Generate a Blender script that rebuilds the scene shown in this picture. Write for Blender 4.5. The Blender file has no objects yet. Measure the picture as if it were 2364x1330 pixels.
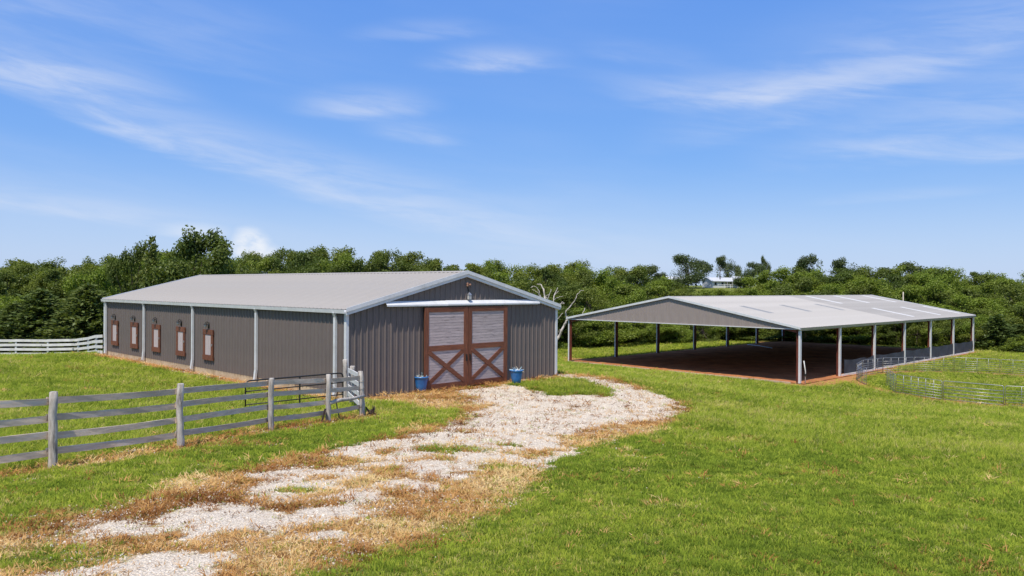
import bpy, math, random
import numpy as np
from mathutils import Vector, Matrix, Euler

random.seed(11)
RNG = np.random.default_rng(11)
SC = bpy.context.scene
COL = SC.collection
R = math.radians

# ------------------------------------------------------------------ camera
CAM_H = 4.62
FPX, PITCH, ROLL, PCX, PCY = 1788.4, 0.0012, 0.006, 1182.0, 665.0   # photo is 2364 px wide
cam_d = bpy.data.cameras.new('camera')
cam = bpy.data.objects.new('camera', cam_d)
COL.objects.link(cam)
cam_d.sensor_width = 36.0
cam_d.lens = 36.0 * FPX / 2364.0
cam_d.clip_start = 0.1
cam_d.clip_end = 6000.0
cam.matrix_world = Matrix.Translation((0, 0, CAM_H)) @ Matrix.Rotation(math.pi / 2 - PITCH, 4, 'X') @ Matrix.Rotation(ROLL, 4, 'Z')
SC.camera = cam

# ------------------------------------------------------------------ sun, sky, exposure
SUN_EL = R(64.0)
SUN_AZ = math.atan2(-0.340, -0.940)            # clockwise from +Y
to_sun = Vector((math.cos(SUN_EL) * math.sin(SUN_AZ), math.cos(SUN_EL) * math.cos(SUN_AZ), math.sin(SUN_EL)))
sl = bpy.data.lights.new('sun', 'SUN')
sl.energy = 5.0
sl.angle = R(0.53)
sl.color = (1.0, 0.915, 0.775)
so = bpy.data.objects.new('sun', sl)
so.rotation_mode = 'QUATERNION'
so.rotation_quaternion = to_sun.to_track_quat('Z', 'Y')
so.location = (0, -20, 60)
COL.objects.link(so)

SC.view_settings.view_transform = 'Standard'
SC.view_settings.look = 'None'
SC.view_settings.exposure = 0.0
SC.view_settings.gamma = 1.0
SC.view_settings.use_curve_mapping = False

world = bpy.data.worlds.new('World')
SC.world = world
world.use_nodes = True
wt = world.node_tree
for n in list(wt.nodes):
    wt.nodes.remove(n)


class NT:
    """small helper to wire nodes"""
    def __init__(self, tree):
        self.t = tree

    def new(self, typ, **kw):
        n = self.t.nodes.new(typ)
        for k, v in kw.items():
            setattr(n, k, v)
        return n

    def put(self, sock, v):
        if isinstance(v, bpy.types.NodeSocket):
            self.t.links.new(v, sock)
        else:
            sock.default_value = v

    def math(self, op, a, b=0.0, c=None, clamp=False):
        n = self.new('ShaderNodeMath', operation=op, use_clamp=clamp)
        self.put(n.inputs[0], a)
        self.put(n.inputs[1], b)
        if c is not None:
            self.put(n.inputs[2], c)
        return n.outputs[0]

    def maprange(self, v, a, b, c=0.0, d=1.0, smooth=True):
        n = self.new('ShaderNodeMapRange', interpolation_type='SMOOTHSTEP' if smooth else 'LINEAR')
        self.put(n.inputs['Value'], v)
        n.inputs['From Min'].default_value = a
        n.inputs['From Max'].default_value = b
        n.inputs['To Min'].default_value = c
        n.inputs['To Max'].default_value = d
        return n.outputs['Result']

    def mix(self, fac, a, b, blend='MIX'):
        n = self.new('ShaderNodeMix', data_type='RGBA', blend_type=blend)
        self.put(n.inputs[0], fac)
        for s, v in ((n.inputs[6], a), (n.inputs[7], b)):
            if isinstance(v, (tuple, list)):
                v = (*v[:3], 1.0)
            self.put(s, v)
        return n.outputs[2]

    def noise(self, vec, scale, detail=4.0, rough=0.55, dist=0.0):
        n = self.new('ShaderNodeTexNoise')
        if vec is not None:
            self.put(n.inputs['Vector'], vec)
        n.inputs['Scale'].default_value = scale
        n.inputs['Detail'].default_value = detail
        n.inputs['Roughness'].default_value = rough
        n.inputs['Distortion'].default_value = dist
        return n.outputs['Fac']


W = NT(wt)
sky = W.new('ShaderNodeTexSky', sky_type='NISHITA')
sky.sun_disc = False
sky.sun_elevation = SUN_EL
sky.sun_rotation = SUN_AZ % (2 * math.pi)
sky.altitude = 300.0
sky.air_density = 1.0
sky.dust_density = 0.9
sky.ozone_density = 3.0
tc = W.new('ShaderNodeTexCoord')
sep = W.new('ShaderNodeSeparateXYZ')
wt.links.new(tc.outputs['Generated'], sep.inputs[0])
az = W.math('ARCTAN2', sep.outputs[0], sep.outputs[1])
el = W.math('ARCSINE', sep.outputs[2])
# wind-drawn cirrus texture, everywhere in the sky
cmb = W.new('ShaderNodeCombineXYZ')
tilt = W.math('ADD', el, W.math('MULTIPLY', az, 0.12))
W.put(cmb.inputs[0], W.math('MULTIPLY', az, 1.0))
W.put(cmb.inputs[1], W.math('MULTIPLY', tilt, 6.0))
streak = W.noise(cmb.outputs[0], 7.0, 6.0, 0.6, 0.35)
broad = W.noise(cmb.outputs[0], 1.7, 3.0, 0.5, 0.2)
cmb2 = W.new('ShaderNodeCombineXYZ')
W.put(cmb2.inputs[0], az)
W.put(cmb2.inputs[1], W.math('MULTIPLY', tilt, 2.0))
puff = W.noise(cmb2.outputs[0], 30.0, 5.0, 0.6, 0.1)


def px_dir(px, py):
    u = (px - PCX) / FPX
    v = -(py - 664.0) / FPX
    return math.atan(u), math.atan(v / math.sqrt(1 + u * u))


def wisp(px, py, rx, ry, ang, amount, sharp=0.0, bow=0.0):
    """one cloud at a compass direction and height above the horizon"""
    a0, e0 = px_dir(px, py)
    da = W.math('SUBTRACT', az, a0)
    de = W.math('SUBTRACT', el, e0)
    t = R(ang)
    u = W.math('ADD', W.math('MULTIPLY', da, math.cos(t)), W.math('MULTIPLY', de, -math.sin(t)))
    v = W.math('ADD', W.math('MULTIPLY', da, math.sin(t)), W.math('MULTIPLY', de, math.cos(t)))
    u = W.math('MULTIPLY', u, FPX / rx)
    if bow:
        v = W.math('ADD', v, W.math('MULTIPLY', W.math('MULTIPLY', u, u), -bow * ry / FPX))
    v = W.math('ADD', v, W.math('MULTIPLY', W.math('SUBTRACT', streak, 0.5), 0.9 * ry / FPX))
    v = W.math('MULTIPLY', v, FPX / ry)
    # the lower edge of a cirrus streak is crisp, the upper edge frays away
    vn = W.math('MULTIPLY', W.math('MINIMUM', v, 0.0), 1.7)
    vp = W.math('MULTIPLY', W.math('MAXIMUM', v, 0.0), 0.75)
    v = W.math('ADD', vn, vp)
    d = W.math('SQRT', W.math('ADD', W.math('MULTIPLY', u, u), W.math('MULTIPLY', v, v)))
    f = W.maprange(d, 1.7 if sharp == 0 else 1.25, sharp, 0.0, amount)
    return f


CLOUDS = [(1140, 152, 130, 26, -1, .62), (845, 256, 125, 32, -3, .58), (950, 318, 90, 22, 4, .42),
          (1670, 228, 210, 36, 0, .52, 0, .5), (1960, 195, 330, 60, -14, .42), (2230, 262, 330, 75, -10, .36),
          (2230, 352, 220, 26, 5, .5), (480, 350, 620, 52, 16, .44), (140, 262, 260, 20, 18, .42),
          (1050, 500, 560, 60, 14, .30), (230, 198, 150, 34, 4, .36), (70, 168, 150, 40, 10, .30),
          (90, 484, 300, 26, 6, .42), (970, 82, 130, 20, -4, .28), (2080, 452, 130, 12, -2, .25),
          (1480, 135, 120, 25, 8, .2), (2250, 60, 420, 90, -8, .22), (200, 60, 380, 70, 6, .22)]
acc = None
for c in CLOUDS:
    f = wisp(*c)
    acc = f if acc is None else W.math('ADD', acc, f)
acc = W.math('MULTIPLY', acc, W.maprange(streak, 0.28, 0.72, 0.30, 1.35))
veil = W.math('MULTIPLY', W.maprange(broad, 0.40, 0.75, 0.0, 0.20), W.maprange(streak, 0.3, 0.7, 0.4, 1.0))
acc = W.math('ADD', acc, veil, clamp=True)
cum = W.math('MAXIMUM', wisp(578, 582, 44, 38, 0, .9, .45), wisp(615, 605, 36, 28, 0, .75, .4))
cum = W.math('MULTIPLY', cum, W.maprange(puff, 0.25, 0.6, 0.2, 1.1))
cum = W.math('MAXIMUM', cum, W.math('MULTIPLY', wisp(450, 545, 60, 14, 0, .5), 1.0), clamp=True)
skyc = W.new('ShaderNodeHueSaturation')
skyc.inputs['Saturation'].default_value = 1.18
skyc.inputs['Value'].default_value = 1.0
wt.links.new(sky.outputs[0], skyc.inputs['Color'])
tint = W.mix(1.0, skyc.outputs[0], (0.80, 0.93, 1.22), 'MULTIPLY')
# soften the sky's own contrast channel by channel, as the photograph's exposure does, over the whole dome
tsep = W.new('ShaderNodeSeparateColor')
wt.links.new(tint, tsep.inputs[0])
tcmb = W.new('ShaderNodeCombineColor')
for k, (gain, power) in enumerate(((1.72, .56), (2.52, .48), (5.9, .22))):
    W.put(tcmb.inputs[k], W.math('MULTIPLY', W.math('POWER', tsep.outputs[k], power), gain))
low = W.mix(W.maprange(el, .17, -.01, 0, .55), tcmb.outputs[0], (6.9, 7.8, 9.1))     # pale air low down, all round
c1 = W.mix(W.math('MULTIPLY', acc, 0.60), low, (7.6, 8.1, 9.3))
c2 = W.mix(W.math('MULTIPLY', cum, 0.92), c1, (8.6, 9.0, 9.7))
bg = W.new('ShaderNodeBackground')
bg.inputs['Strength'].default_value = 0.10
wt.links.new(c2, bg.inputs['Color'])
wo = W.new('ShaderNodeOutputWorld')
wt.links.new(bg.outputs[0], wo.inputs['Surface'])

# ------------------------------------------------------------------ materials
MATS = {}


def pmat(name, c1, c2=None, scale=3.0, rough=0.6, metallic=0.0, bump=0.0, bscale=40.0, stretch=(1, 1, 1), grime=None, gscale=1.2, gamt=0.5, spec=0.4, coord='Object', rnd=0.0):
    m = bpy.data.materials.new(name)
    m.use_nodes = True
    t = m.node_tree
    N = NT(t)
    b = t.nodes['Principled BSDF']
    b.inputs['Roughness'].default_value = rough
    b.inputs['Metallic'].default_value = metallic
    b.inputs['Specular IOR Level'].default_value = spec
    tcn = N.new('ShaderNodeTexCoord')
    mp = N.new('ShaderNodeMapping')
    mp.inputs['Scale'].default_value = stretch
    t.links.new(tcn.outputs[coord], mp.inputs[0])
    vec = mp.outputs[0]
    col = None
    if rnd:
        oi = N.new('ShaderNodeObjectInfo')
        off = N.new('ShaderNodeVectorMath', operation='ADD')
        t.links.new(mp.outputs[0], off.inputs[0])
        cx = N.new('ShaderNodeCombineXYZ')
        N.put(cx.inputs[0], N.math('MULTIPLY', oi.outputs['Random'], 57.0))
        N.put(cx.inputs[1], N.math('MULTIPLY', oi.outputs['Random'], 91.0))
        t.links.new(cx.outputs[0], off.inputs[1])
        vec = off.outputs[0]
    fac = N.noise(vec, scale, 5.0, 0.6)
    col = N.mix(N.maprange(fac, 0.32, 0.68), c1, c2 if c2 else tuple(x * 0.82 for x in c1))
    if rnd:
        v = N.math('ADD', N.math('MULTIPLY', oi.outputs['Random'], rnd), 1.0 - rnd / 2)
        cc = N.new('ShaderNodeCombineColor')
        for k in range(3):
            N.put(cc.inputs[k], v)
        col = N.mix(1.0, col, cc.outputs[0], 'MULTIPLY')
    if grime:
        g = N.noise(vec, gscale, 6.0, 0.65)
        col = N.mix(N.maprange(g, 0.5, 0.72, 0, gamt), col, grime)
    t.links.new(col, b.inputs['Base Color'])
    if bump:
        bn = N.new('ShaderNodeBump')
        bn.inputs['Strength'].default_value = bump
        bn.inputs['Distance'].default_value = 0.01
        t.links.new(N.noise(vec, bscale, 4.0), bn.inputs['Height'])
        t.links.new(bn.outputs[0], b.inputs['Normal'])
    MATS[name] = m
    return m


M_wall = pmat('charcoal_sheet', (.168, .139, .129), (.150, .125, .117), 1.5, .42, 0, .05, 8, grime=(.19, .165, .14), gscale=.7, gamt=.25, spec=.35)
M_white = pmat('white_trim', (.70, .71, .72), (.62, .63, .64), 2.0, .35, grime=(.42, .40, .36), gscale=1.7, gamt=.35)
M_roof = pmat('galvalume_roof', (.372, .345, .312), (.345, .32, .29), .8, .6, .0, .03, 6, grime=(.31, .30, .29), gscale=.5, gamt=.35, spec=.2)
M_aroof = pmat('pale_roof', (.43, .41, .385), (.40, .38, .355), .6, .65, .0, .03, 6, grime=(.36, .345, .33), gscale=.4, gamt=.4, spec=.15)
M_aroof2 = pmat('old_roof', (.365, .35, .335), (.30, .288, .275), .6, .65, .0, .03, 6, grime=(.24, .235, .23), gscale=.5, gamt=.4, spec=.15)
M_sky1 = pmat('skylight_white', (.54, .54, .54), (.49, .49, .49), 2.0, .3)
M_sky2 = pmat('skylight_grey', (.26, .265, .27), (.22, .225, .23), 2.0, .35)
M_gable = pmat('arena_gable', (.32, .268, .248), (.29, .242, .224), 1.0, .45, 0, .04, 8)
M_conc = pmat('concrete', (.56, .46, .31), (.46, .36, .23), 2.5, .85, 0, .4, 30, grime=(.27, .17, .085), gscale=1.3, gamt=.8)
M_redwood = pmat('redwood_stain', (.205, .070, .034), (.120, .040, .020), 3.0, .6, 0, .35, 30, stretch=(6, 6, .8), grime=(.22, .10, .055), gscale=2.5, gamt=.5, rnd=.25)
M_redwood_h = pmat('redwood_stain_h', (.205, .070, .034), (.120, .040, .020), 3.0, .6, 0, .35, 30, stretch=(.8, 6, 6), grime=(.22, .10, .055), gscale=2.5, gamt=.5, rnd=.25)
M_wash = pmat('whitewashed_board', (.52, .435, .42), (.42, .35, .34), 4.0, .7, 0, .5, 45, stretch=(.6, 6, 9), grime=(.10, .085, .08), gscale=3.2, gamt=.75, rnd=.18)
M_shut = pmat('shutter_board', (.54, .46, .445), (.46, .39, .38), 4.0, .7, 0, .3, 45, stretch=(6, 6, 1), rnd=.1)
M_black = pmat('black_iron', (.022, .022, .024), (.035, .033, .03), 5.0, .5, .3)
M_dark = pmat('dark_gap', (.02, .018, .018), (.03, .026, .025), 3, .9)
M_glass = pmat('frosted_glass', (.5, .5, .48), (.44, .44, .42), 5, .25)
M_copper = pmat('rust_orange', (.38, .22, .15), (.25, .12, .08), 9, .6)
M_post = pmat('weathered_post', (.60, .55, .49), (.36, .32, .28), 5.0, .85, 0, .8, 25, stretch=(4, 4, .7), grime=(.055, .042, .036), gscale=2.6, gamt=.85, coord='Object', rnd=.2)
M_rail = pmat('weathered_rail', (.72, .57, .43), (.52, .41, .31), 3.0, .8, 0, .6, 30, stretch=(1, 8, 8), grime=(.55, .54, .53), gscale=.9, gamt=.75, rnd=.25)
M_farrail = pmat('white_board', (.80, .78, .74), (.68, .66, .62), 2.0, .6, grime=(.34, .33, .31), gscale=1.5, gamt=.4)
M_pot = pmat('blue_glaze', (.045, .20, .50), (.030, .145, .40), 4.0, .22, 0, .1, 10, grime=(.035, .19, .42), gscale=3, gamt=.6, spec=.6)
M_soil = pmat('potting_soil', (.05, .03, .02), None, 10, .95, 0, .6, 40)
M_twig = pmat('bleached_twig', (.55, .50, .42), (.42, .37, .29), 6, .8)
M_twigb = pmat('pale_blue_leaf', (.45, .62, .66), (.36, .50, .55), 6, .7)
M_galv = pmat('galvanised_tube', (.40, .41, .43), (.32, .33, .35), 8, .38, .55)
M_red = pmat('red_oxide_steel', (.20, .055, .036), (.13, .038, .026), 2.0, .6, 0, .1, 15)
M_screen = pmat('windscreen_mesh', (.050, .055, .070), (.038, .042, .054), 1.5, .75, 0, .5, 5)
M_dirt = pmat('arena_dirt', (.44, .190, .088), (.32, .130, .062), .6, .95, 0, .8, 7, grime=(.13, .055, .028), gscale=.35, gamt=.6, spec=0.0)
M_edge = pmat('edging_timber', (.56, .44, .34), (.40, .29, .21), 2.0, .85, 0, .5, 20, stretch=(5, .7, 5), rnd=.3)
M_bark = pmat('bark', (.085, .065, .050), (.045, .034, .027), 3, .9, 0, .8, 12, stretch=(2, 2, .5))
M_dead = pmat('bleached_wood', (.64, .58, .52), (.48, .42, .37), 2.0, .85, 0, .5, 14)
M_rust = pmat('rusty_brown', (.055, .034, .024), (.03, .02, .015), 6, .8)
M_house = pmat('white_siding', (.70, .70, .70), (.64, .64, .64), .5, .6)
M_hroof = pmat('pale_metal_roof', (.58, .60, .63), (.54, .56, .58), .5, .4)
M_hwin = pmat('dark_window', (.03, .035, .04), None, 2, .15)
M_pvc = pmat('white_pipe', (.70, .70, .68), (.6, .6, .58), 4, .4)


def leaf_mat(name, ca, cb, cc, trans=0.3):
    m = bpy.data.materials.new(name)
    m.use_nodes = True
    t = m.node_tree
    N = NT(t)
    t.nodes.remove(t.nodes['Principled BSDF'])
    out = t.nodes['Material Output']
    at = N.new('ShaderNodeAttribute', attribute_name='leafhue')
    oi = N.new('ShaderNodeObjectInfo')
    col = N.mix(at.outputs['Fac'], ca, cb)
    col = N.mix(N.math('MULTIPLY', oi.outputs['Random'], 0.85), col, cc)
    d = N.new('ShaderNodeBsdfDiffuse')
    tr = N.new('ShaderNodeBsdfTranslucent')
    g = N.new('ShaderNodeBsdfGlossy')
    g.inputs['Roughness'].default_value = 0.45
    g.inputs['Color'].default_value = (.8, .85, .8, 1)
    t.links.new(col, d.inputs['Color'])
    t.links.new(N.mix(1.0, col, (1.25, 1.3, .55), 'MULTIPLY'), tr.inputs['Color'])
    mx = N.new('ShaderNodeMixShader')
    mx.inputs[0].default_value = trans
    t.links.new(d.outputs[0], mx.inputs[1])
    t.links.new(tr.outputs[0], mx.inputs[2])
    m2 = N.new('ShaderNodeMixShader')
    m2.inputs[0].default_value = 0.015
    t.links.new(mx.outputs[0], m2.inputs[1])
    t.links.new(g.outputs[0], m2.inputs[2])
    t.links.new(m2.outputs[0], out.inputs['Surface'])
    return m


L_oak = leaf_mat('oak_leaf', (.112, .142, .024), (.215, .245, .043), (.072, .108, .026), .33)
L_bright = leaf_mat('bright_leaf', (.118, .178, .024), (.225, .295, .042), (.185, .225, .036), .35)
L_cedar = leaf_mat('cedar_leaf', (.105, .140, .036), (.225, .250, .074), (.075, .115, .036), .24)
L_far = leaf_mat('far_leaf', (.085, .108, .040), (.135, .160, .055), (.074, .104, .040), .32)


# ------------------------------------------------------------------ mesh builder
def tag(o, label=None, cat=None, group=None, kind=None):
    if label:
        o['label'] = label
    if cat:
        o['category'] = cat
    if group:
        o['group'] = group
    if kind:
        o['kind'] = kind
    return o


def thing(name, label, cat, loc=(0, 0, 0), rotz=0.0, group=None):
    o = bpy.data.objects.new(name, None)
    o.empty_display_size = 0.3
    COL.objects.link(o)
    o.location = loc
    o.rotation_euler = (0, 0, rotz)
    return tag(o, label, cat, group)


def link(name, mesh, parent=None, loc=(0, 0, 0), rot=(0, 0, 0)):
    o = bpy.data.objects.new(name, mesh)
    COL.objects.link(o)
    o.parent = parent
    o.location = loc
    o.rotation_euler = rot
    return o


def copy_tree(o, parent=None):
    c = o.copy()
    COL.objects.link(c)
    c.parent = parent
    for ch in list(o.children):
        copy_tree(ch, c)
    return c


class MB:
    def __init__(self):
        self.v = []
        self.f = []

    def add(self, vs, fs):
        n = len(self.v)
        self.v.extend([tuple(p) for p in vs])
        self.f.extend([tuple(i + n for i in f) for f in fs])
        return self

    def box(self, a, b):
        x0, y0, z0 = a
        x1, y1, z1 = b
        return self.add([(x0, y0, z0), (x1, y0, z0), (x1, y1, z0), (x0, y1, z0), (x0, y0, z1), (x1, y0, z1), (x1, y1, z1), (x0, y1, z1)],
                        [(0, 3, 2, 1), (4, 5, 6, 7), (0, 1, 5, 4), (1, 2, 6, 5), (2, 3, 7, 6), (3, 0, 4, 7)])

    def beam(self, p, q, w, h, up=(0, 0, 1), seg=1, wob=0.0):
        """rectangular bar from p to q; w across, h along up; seg and wob bend it a little"""
        p, q = Vector(p), Vector(q)
        d = (q - p).normalized()
        u = Vector(up)
        s = d.cross(u).normalized()
        u = s.cross(d).normalized()
        vs, fs = [], []
        for i in range(seg + 1):
            c = p.lerp(q, i / seg)
            if 0 < i < seg and wob:
                c = c + u * random.uniform(-wob, wob) + s * random.uniform(-wob, wob)
            for a, b in ((-1, -1), (1, -1), (1, 1), (-1, 1)):
                vs.append(c + s * (a * w / 2) + u * (b * h / 2))
        for i in range(seg):
            for k in range(4):
                a, b = i * 4 + k, i * 4 + (k + 1) % 4
                fs.append((a, b, b + 4, a + 4))
        fs.append((3, 2, 1, 0))
        e = seg * 4
        fs.append((e, e + 1, e + 2, e + 3))
        return self.add(vs, fs)

    def tube(self, path, rad, seg=8, cap=True):
        path = [Vector(p) for p in path]
        n = len(path)
        if not isinstance(rad, (list, tuple)):
            rad = [rad] * n
        vs, fs = [], []
        prev = None
        for i, p in enumerate(path):
            d = (path[min(i + 1, n - 1)] - path[max(i - 1, 0)])
            d = d.normalized() if d.length > 1e-9 else Vector((0, 0, 1))
            if prev is None:
                a = Vector((0, 0, 1)) if abs(d.z) < .9 else Vector((1, 0, 0))
                s = d.cross(a).normalized()
            else:
                s = (prev - d * prev.dot(d))
                s = s.normalized() if s.length > 1e-6 else d.orthogonal().normalized()
            prev = s
            u = d.cross(s)
            for k in range(seg):
                t = 2 * math.pi * k / seg
                vs.append(p + (s * math.cos(t) + u * math.sin(t)) * rad[i])
        for i in range(n - 1):
            for k in range(seg):
                a, b = i * seg + k, i * seg + (k + 1) % seg
                fs.append((a, b, b + seg, a + seg))
        if cap:
            fs.append(tuple(range(seg - 1, -1, -1)))
            fs.append(tuple(range((n - 1) * seg, n * seg)))
        return self.add(vs, fs)

    def lathe(self, prof, seg=24, center=(0, 0, 0)):
        cx, cy, cz = center
        vs, fs = [], []
        for r, z in prof:
            for k in range(seg):
                t = 2 * math.pi * k / seg
                vs.append((cx + r * math.cos(t), cy + r * math.sin(t), cz + z))
        for i in range(len(prof) - 1):
            for k in range(seg):
                a, b = i * seg + k, i * seg + (k + 1) % seg
                fs.append((a, b, b + seg, a + seg))
        fs.append(tuple(range(seg - 1, -1, -1)))
        fs.append(tuple(range((len(prof) - 1) * seg, len(prof) * seg)))
        return self.add(vs, fs)

    def prism(self, outline, axis_vec):
        """extrude a 3-D outline by a vector"""
        n = len(outline)
        a = [Vector(p) for p in outline]
        b = [p + Vector(axis_vec) for p in a]
        fs = [tuple(range(n - 1, -1, -1)), tuple(range(n, 2 * n))]
        for i in range(n):
            j = (i + 1) % n
            fs.append((i, j, j + n, i + n))
        return self.add(a + b, fs)

    def mesh(self, name, mat, smooth=False):
        me = bpy.data.meshes.new(name)
        me.from_pydata(self.v, [], self.f)
        if isinstance(mat, (list, tuple)):
            for m in mat:
                me.materials.append(m)
        else:
            me.materials.append(mat)
        if smooth:
            me.polygons.foreach_set('use_smooth', [True] * len(me.polygons))
        me.update()
        return me

    def build(self, name, mat, parent=None, loc=(0, 0, 0), rot=(0, 0, 0), smooth=False, fix=False):
        me = self.mesh(name, mat, smooth)
        if fix:
            import bmesh
            bm = bmesh.new()
            bm.from_mesh(me)
            bmesh.ops.recalc_face_normals(bm, faces=bm.faces)
            bm.to_mesh(me)
            bm.free()
        return link(name, me, parent, loc, rot)


def np_mesh(name, verts, faces, mat, attrs=None, smooth=False):
    """verts (n,3) and quads (m,4) as numpy arrays"""
    me = bpy.data.meshes.new(name)
    nv, nf = len(verts), len(faces)
    k = faces.shape[1] if nf else 4
    me.vertices.add(nv)
    me.vertices.foreach_set('co', np.asarray(verts, dtype=np.float32).ravel())
    if nf:
        me.loops.add(nf * k)
        me.loops.foreach_set('vertex_index', np.asarray(faces, dtype=np.int32).ravel())
        me.polygons.add(nf)
        me.polygons.foreach_set('loop_start', np.arange(nf, dtype=np.int32) * k)
        me.polygons.foreach_set('loop_total', np.full(nf, k, dtype=np.int32))
        if smooth:
            me.polygons.foreach_set('use_smooth', np.ones(nf, dtype=bool))
    if mat:
        me.materials.append(mat)
    for an, (typ, dom, arr) in (attrs or {}).items():
        a = me.attributes.new(an, typ, dom)
        a.data.foreach_set('vector' if typ == 'FLOAT_VECTOR' else 'value', np.asarray(arr).ravel())
    me.update()
    me.validate()
    return me


# ------------------------------------------------------------------ noise and terrain
def _hash(ix, iy, seed):
    h = (ix.astype(np.int64) * 374761393 + iy.astype(np.int64) * 668265263 + seed * 1442695041) & 0xFFFFFFFF
    h = ((h ^ (h >> 13)) * 1274126177) & 0xFFFFFFFF
    return ((h ^ (h >> 16)) & 0xFFFFFF) / float(0xFFFFFF)


def vnoise(x, y, seed=0):
    ix, iy = np.floor(x), np.floor(y)
    fx, fy = x - ix, y - iy
    fx, fy = fx * fx * (3 - 2 * fx), fy * fy * (3 - 2 * fy)
    a, b = _hash(ix, iy, seed), _hash(ix + 1, iy, seed)
    c, d = _hash(ix, iy + 1, seed), _hash(ix + 1, iy + 1, seed)
    return (a + (b - a) * fx) * (1 - fy) + (c + (d - c) * fx) * fy


def fbm(x, y, seed=0, octv=4):
    s, amp, tot = 0.0, 1.0, 0.0
    for o in range(octv):
        s = s + amp * vnoise(x * 2 ** o + 17.3 * o, y * 2 ** o - 9.1 * o, seed + o)
        tot += amp
        amp *= 0.55
    return s / tot * 2 - 1


def sstep(a, b, x):
    t = np.clip((x - a) / (b - a), 0, 1)
    return t * t * (3 - 2 * t)


B_YAW = 0.795
B_O = np.array([-6.706, 31.487])
B_W, B_L, B_H, B_R = 12.814, 28.27, 3.66, 1.61
B_X = np.array([math.cos(B_YAW), math.sin(B_YAW)])
B_Y = np.array([-math.sin(B_YAW), math.cos(B_YAW)])
A_YAW = 2.346 - math.pi / 2
A_O = np.array([22.065, 59.405])
A_Z = -2.675
A_L, A_W, A_H, A_R = 45.06, 23.59, 4.27, 2.22
A_X = np.array([math.cos(A_YAW), math.sin(A_YAW)])
A_Y = np.array([-math.sin(A_YAW), math.cos(A_YAW)])


def bxy(x, y):
    return tuple(B_O + B_X * x + B_Y * y)


def axy(x, y):
    return tuple(A_O + A_X * x + A_Y * y)


PEN_C, PEN_R = (38.0, 58.3), 11.0
CTRL = [(-9.8, 11.7, 1.38), (-8.5, 14.3, 1.24), (-7.2, 16.9, 1.10), (-6.3, 20.35, .81), (-5.4, 22.75, .59), (-4.75, 24.5, .50),
        (0, 8, 1.58), (0, 0, 1.95), (6, 8, 1.45), (-8, 4, 1.9), (12, 6, 1.3), (0, -30, 2.6), (-40, -20, 2.5), (40, -20, 2.2), (25, 12, .7),
        (-20, 14, 1.3), (-15, 22, .7), (-22, 30, .35), (-32, 42, -.1), (-34.9, 62, -1.1), (-45, 62, -1.15), (-60, 60, -1.0), (-45, 30, .4), (-60, 15, 1.0),
        (-40, 76, -1.8), (-10, 85, -2.4), (5, 98, -2.5), (-25, 72, -1.4),
        (4, 20, .55), (8, 26, .0), (4, 32, .02), (8, 38, -.3), (12, 32, -.7), (16, 44, -1.75), (20, 28, -.65), (30, 34, -1.5),
        (27, 49, -2.78), (38, 49, -2.85), (49, 58, -2.9), (38, 68, -2.75), (28, 58, -2.7), (60, 45, -2.9), (45, 25, -1.3), (70, 20, -1.2),
        (58, 92, -2.9), (72, 98, -3.3), (40, 115, -2.9), (20, 112, -2.8), (60, 112, -3.0), (85, 105, -3.2), (90, 70, -3.2),
        (40, 165, -.8), (80, 160, -.4), (0, 150, -1.0), (-50, 140, -.3), (72, 268, 5.0), (110, 200, 2.0), (0, 260, 4.5), (-90, 220, 3.0), (160, 150, .5), (-130, 90, -.5), (170, 60, -2.5),
        (0, 500, 6.0), (300, 400, 6.0), (-300, 400, 6.0), (400, 0, 0.0), (-400, 0, 1.5), (0, -400, 3.0), (300, -300, 2.0), (-300, -300, 3.0)]
for (u, v) in ((0, 0), (B_W, 0), (0, B_L), (B_W, B_L), (0, B_L / 2), (B_W, B_L / 2), (B_W / 2, -.6), (B_W / 2, -3)):
    CTRL.append((*bxy(u, v), 0.0))
for (u, v) in ((0, 0), (A_L, 0), (0, A_W), (A_L, A_W), (A_L / 2, 0), (A_L / 2, A_W), (0, A_W / 2), (A_L, A_W / 2)):
    CTRL.append((*axy(u, v), A_Z))
CTRL = np.array(CTRL, dtype=float)


def _phi(d2):
    return np.sqrt(d2 + 9.0)


def _solve_terrain():
    P, z = CTRL[:, :2], CTRL[:, 2]
    d2 = ((P[:, None] - P[None]) ** 2).sum(-1)
    n = len(P)
    K = np.zeros((n + 1, n + 1))
    K[:n, :n] = _phi(d2) - np.eye(n) * 0.6
    K[:n, n] = 1
    K[n, :n] = 1
    return np.linalg.solve(K, np.append(z, 0))


T_C = _solve_terrain()


def rect_sd(x, y, O, X, Y, L, Wd):
    """signed distance outside (+) of a rectangle with its corner at O"""
    u = (x - O[0]) * X[0] + (y - O[1]) * X[1]
    v = (x - O[0]) * Y[0] + (y - O[1]) * Y[1]
    dx = np.abs(u - L / 2) - L / 2
    dy = np.abs(v - Wd / 2) - Wd / 2
    return np.maximum(dx, dy)


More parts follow.
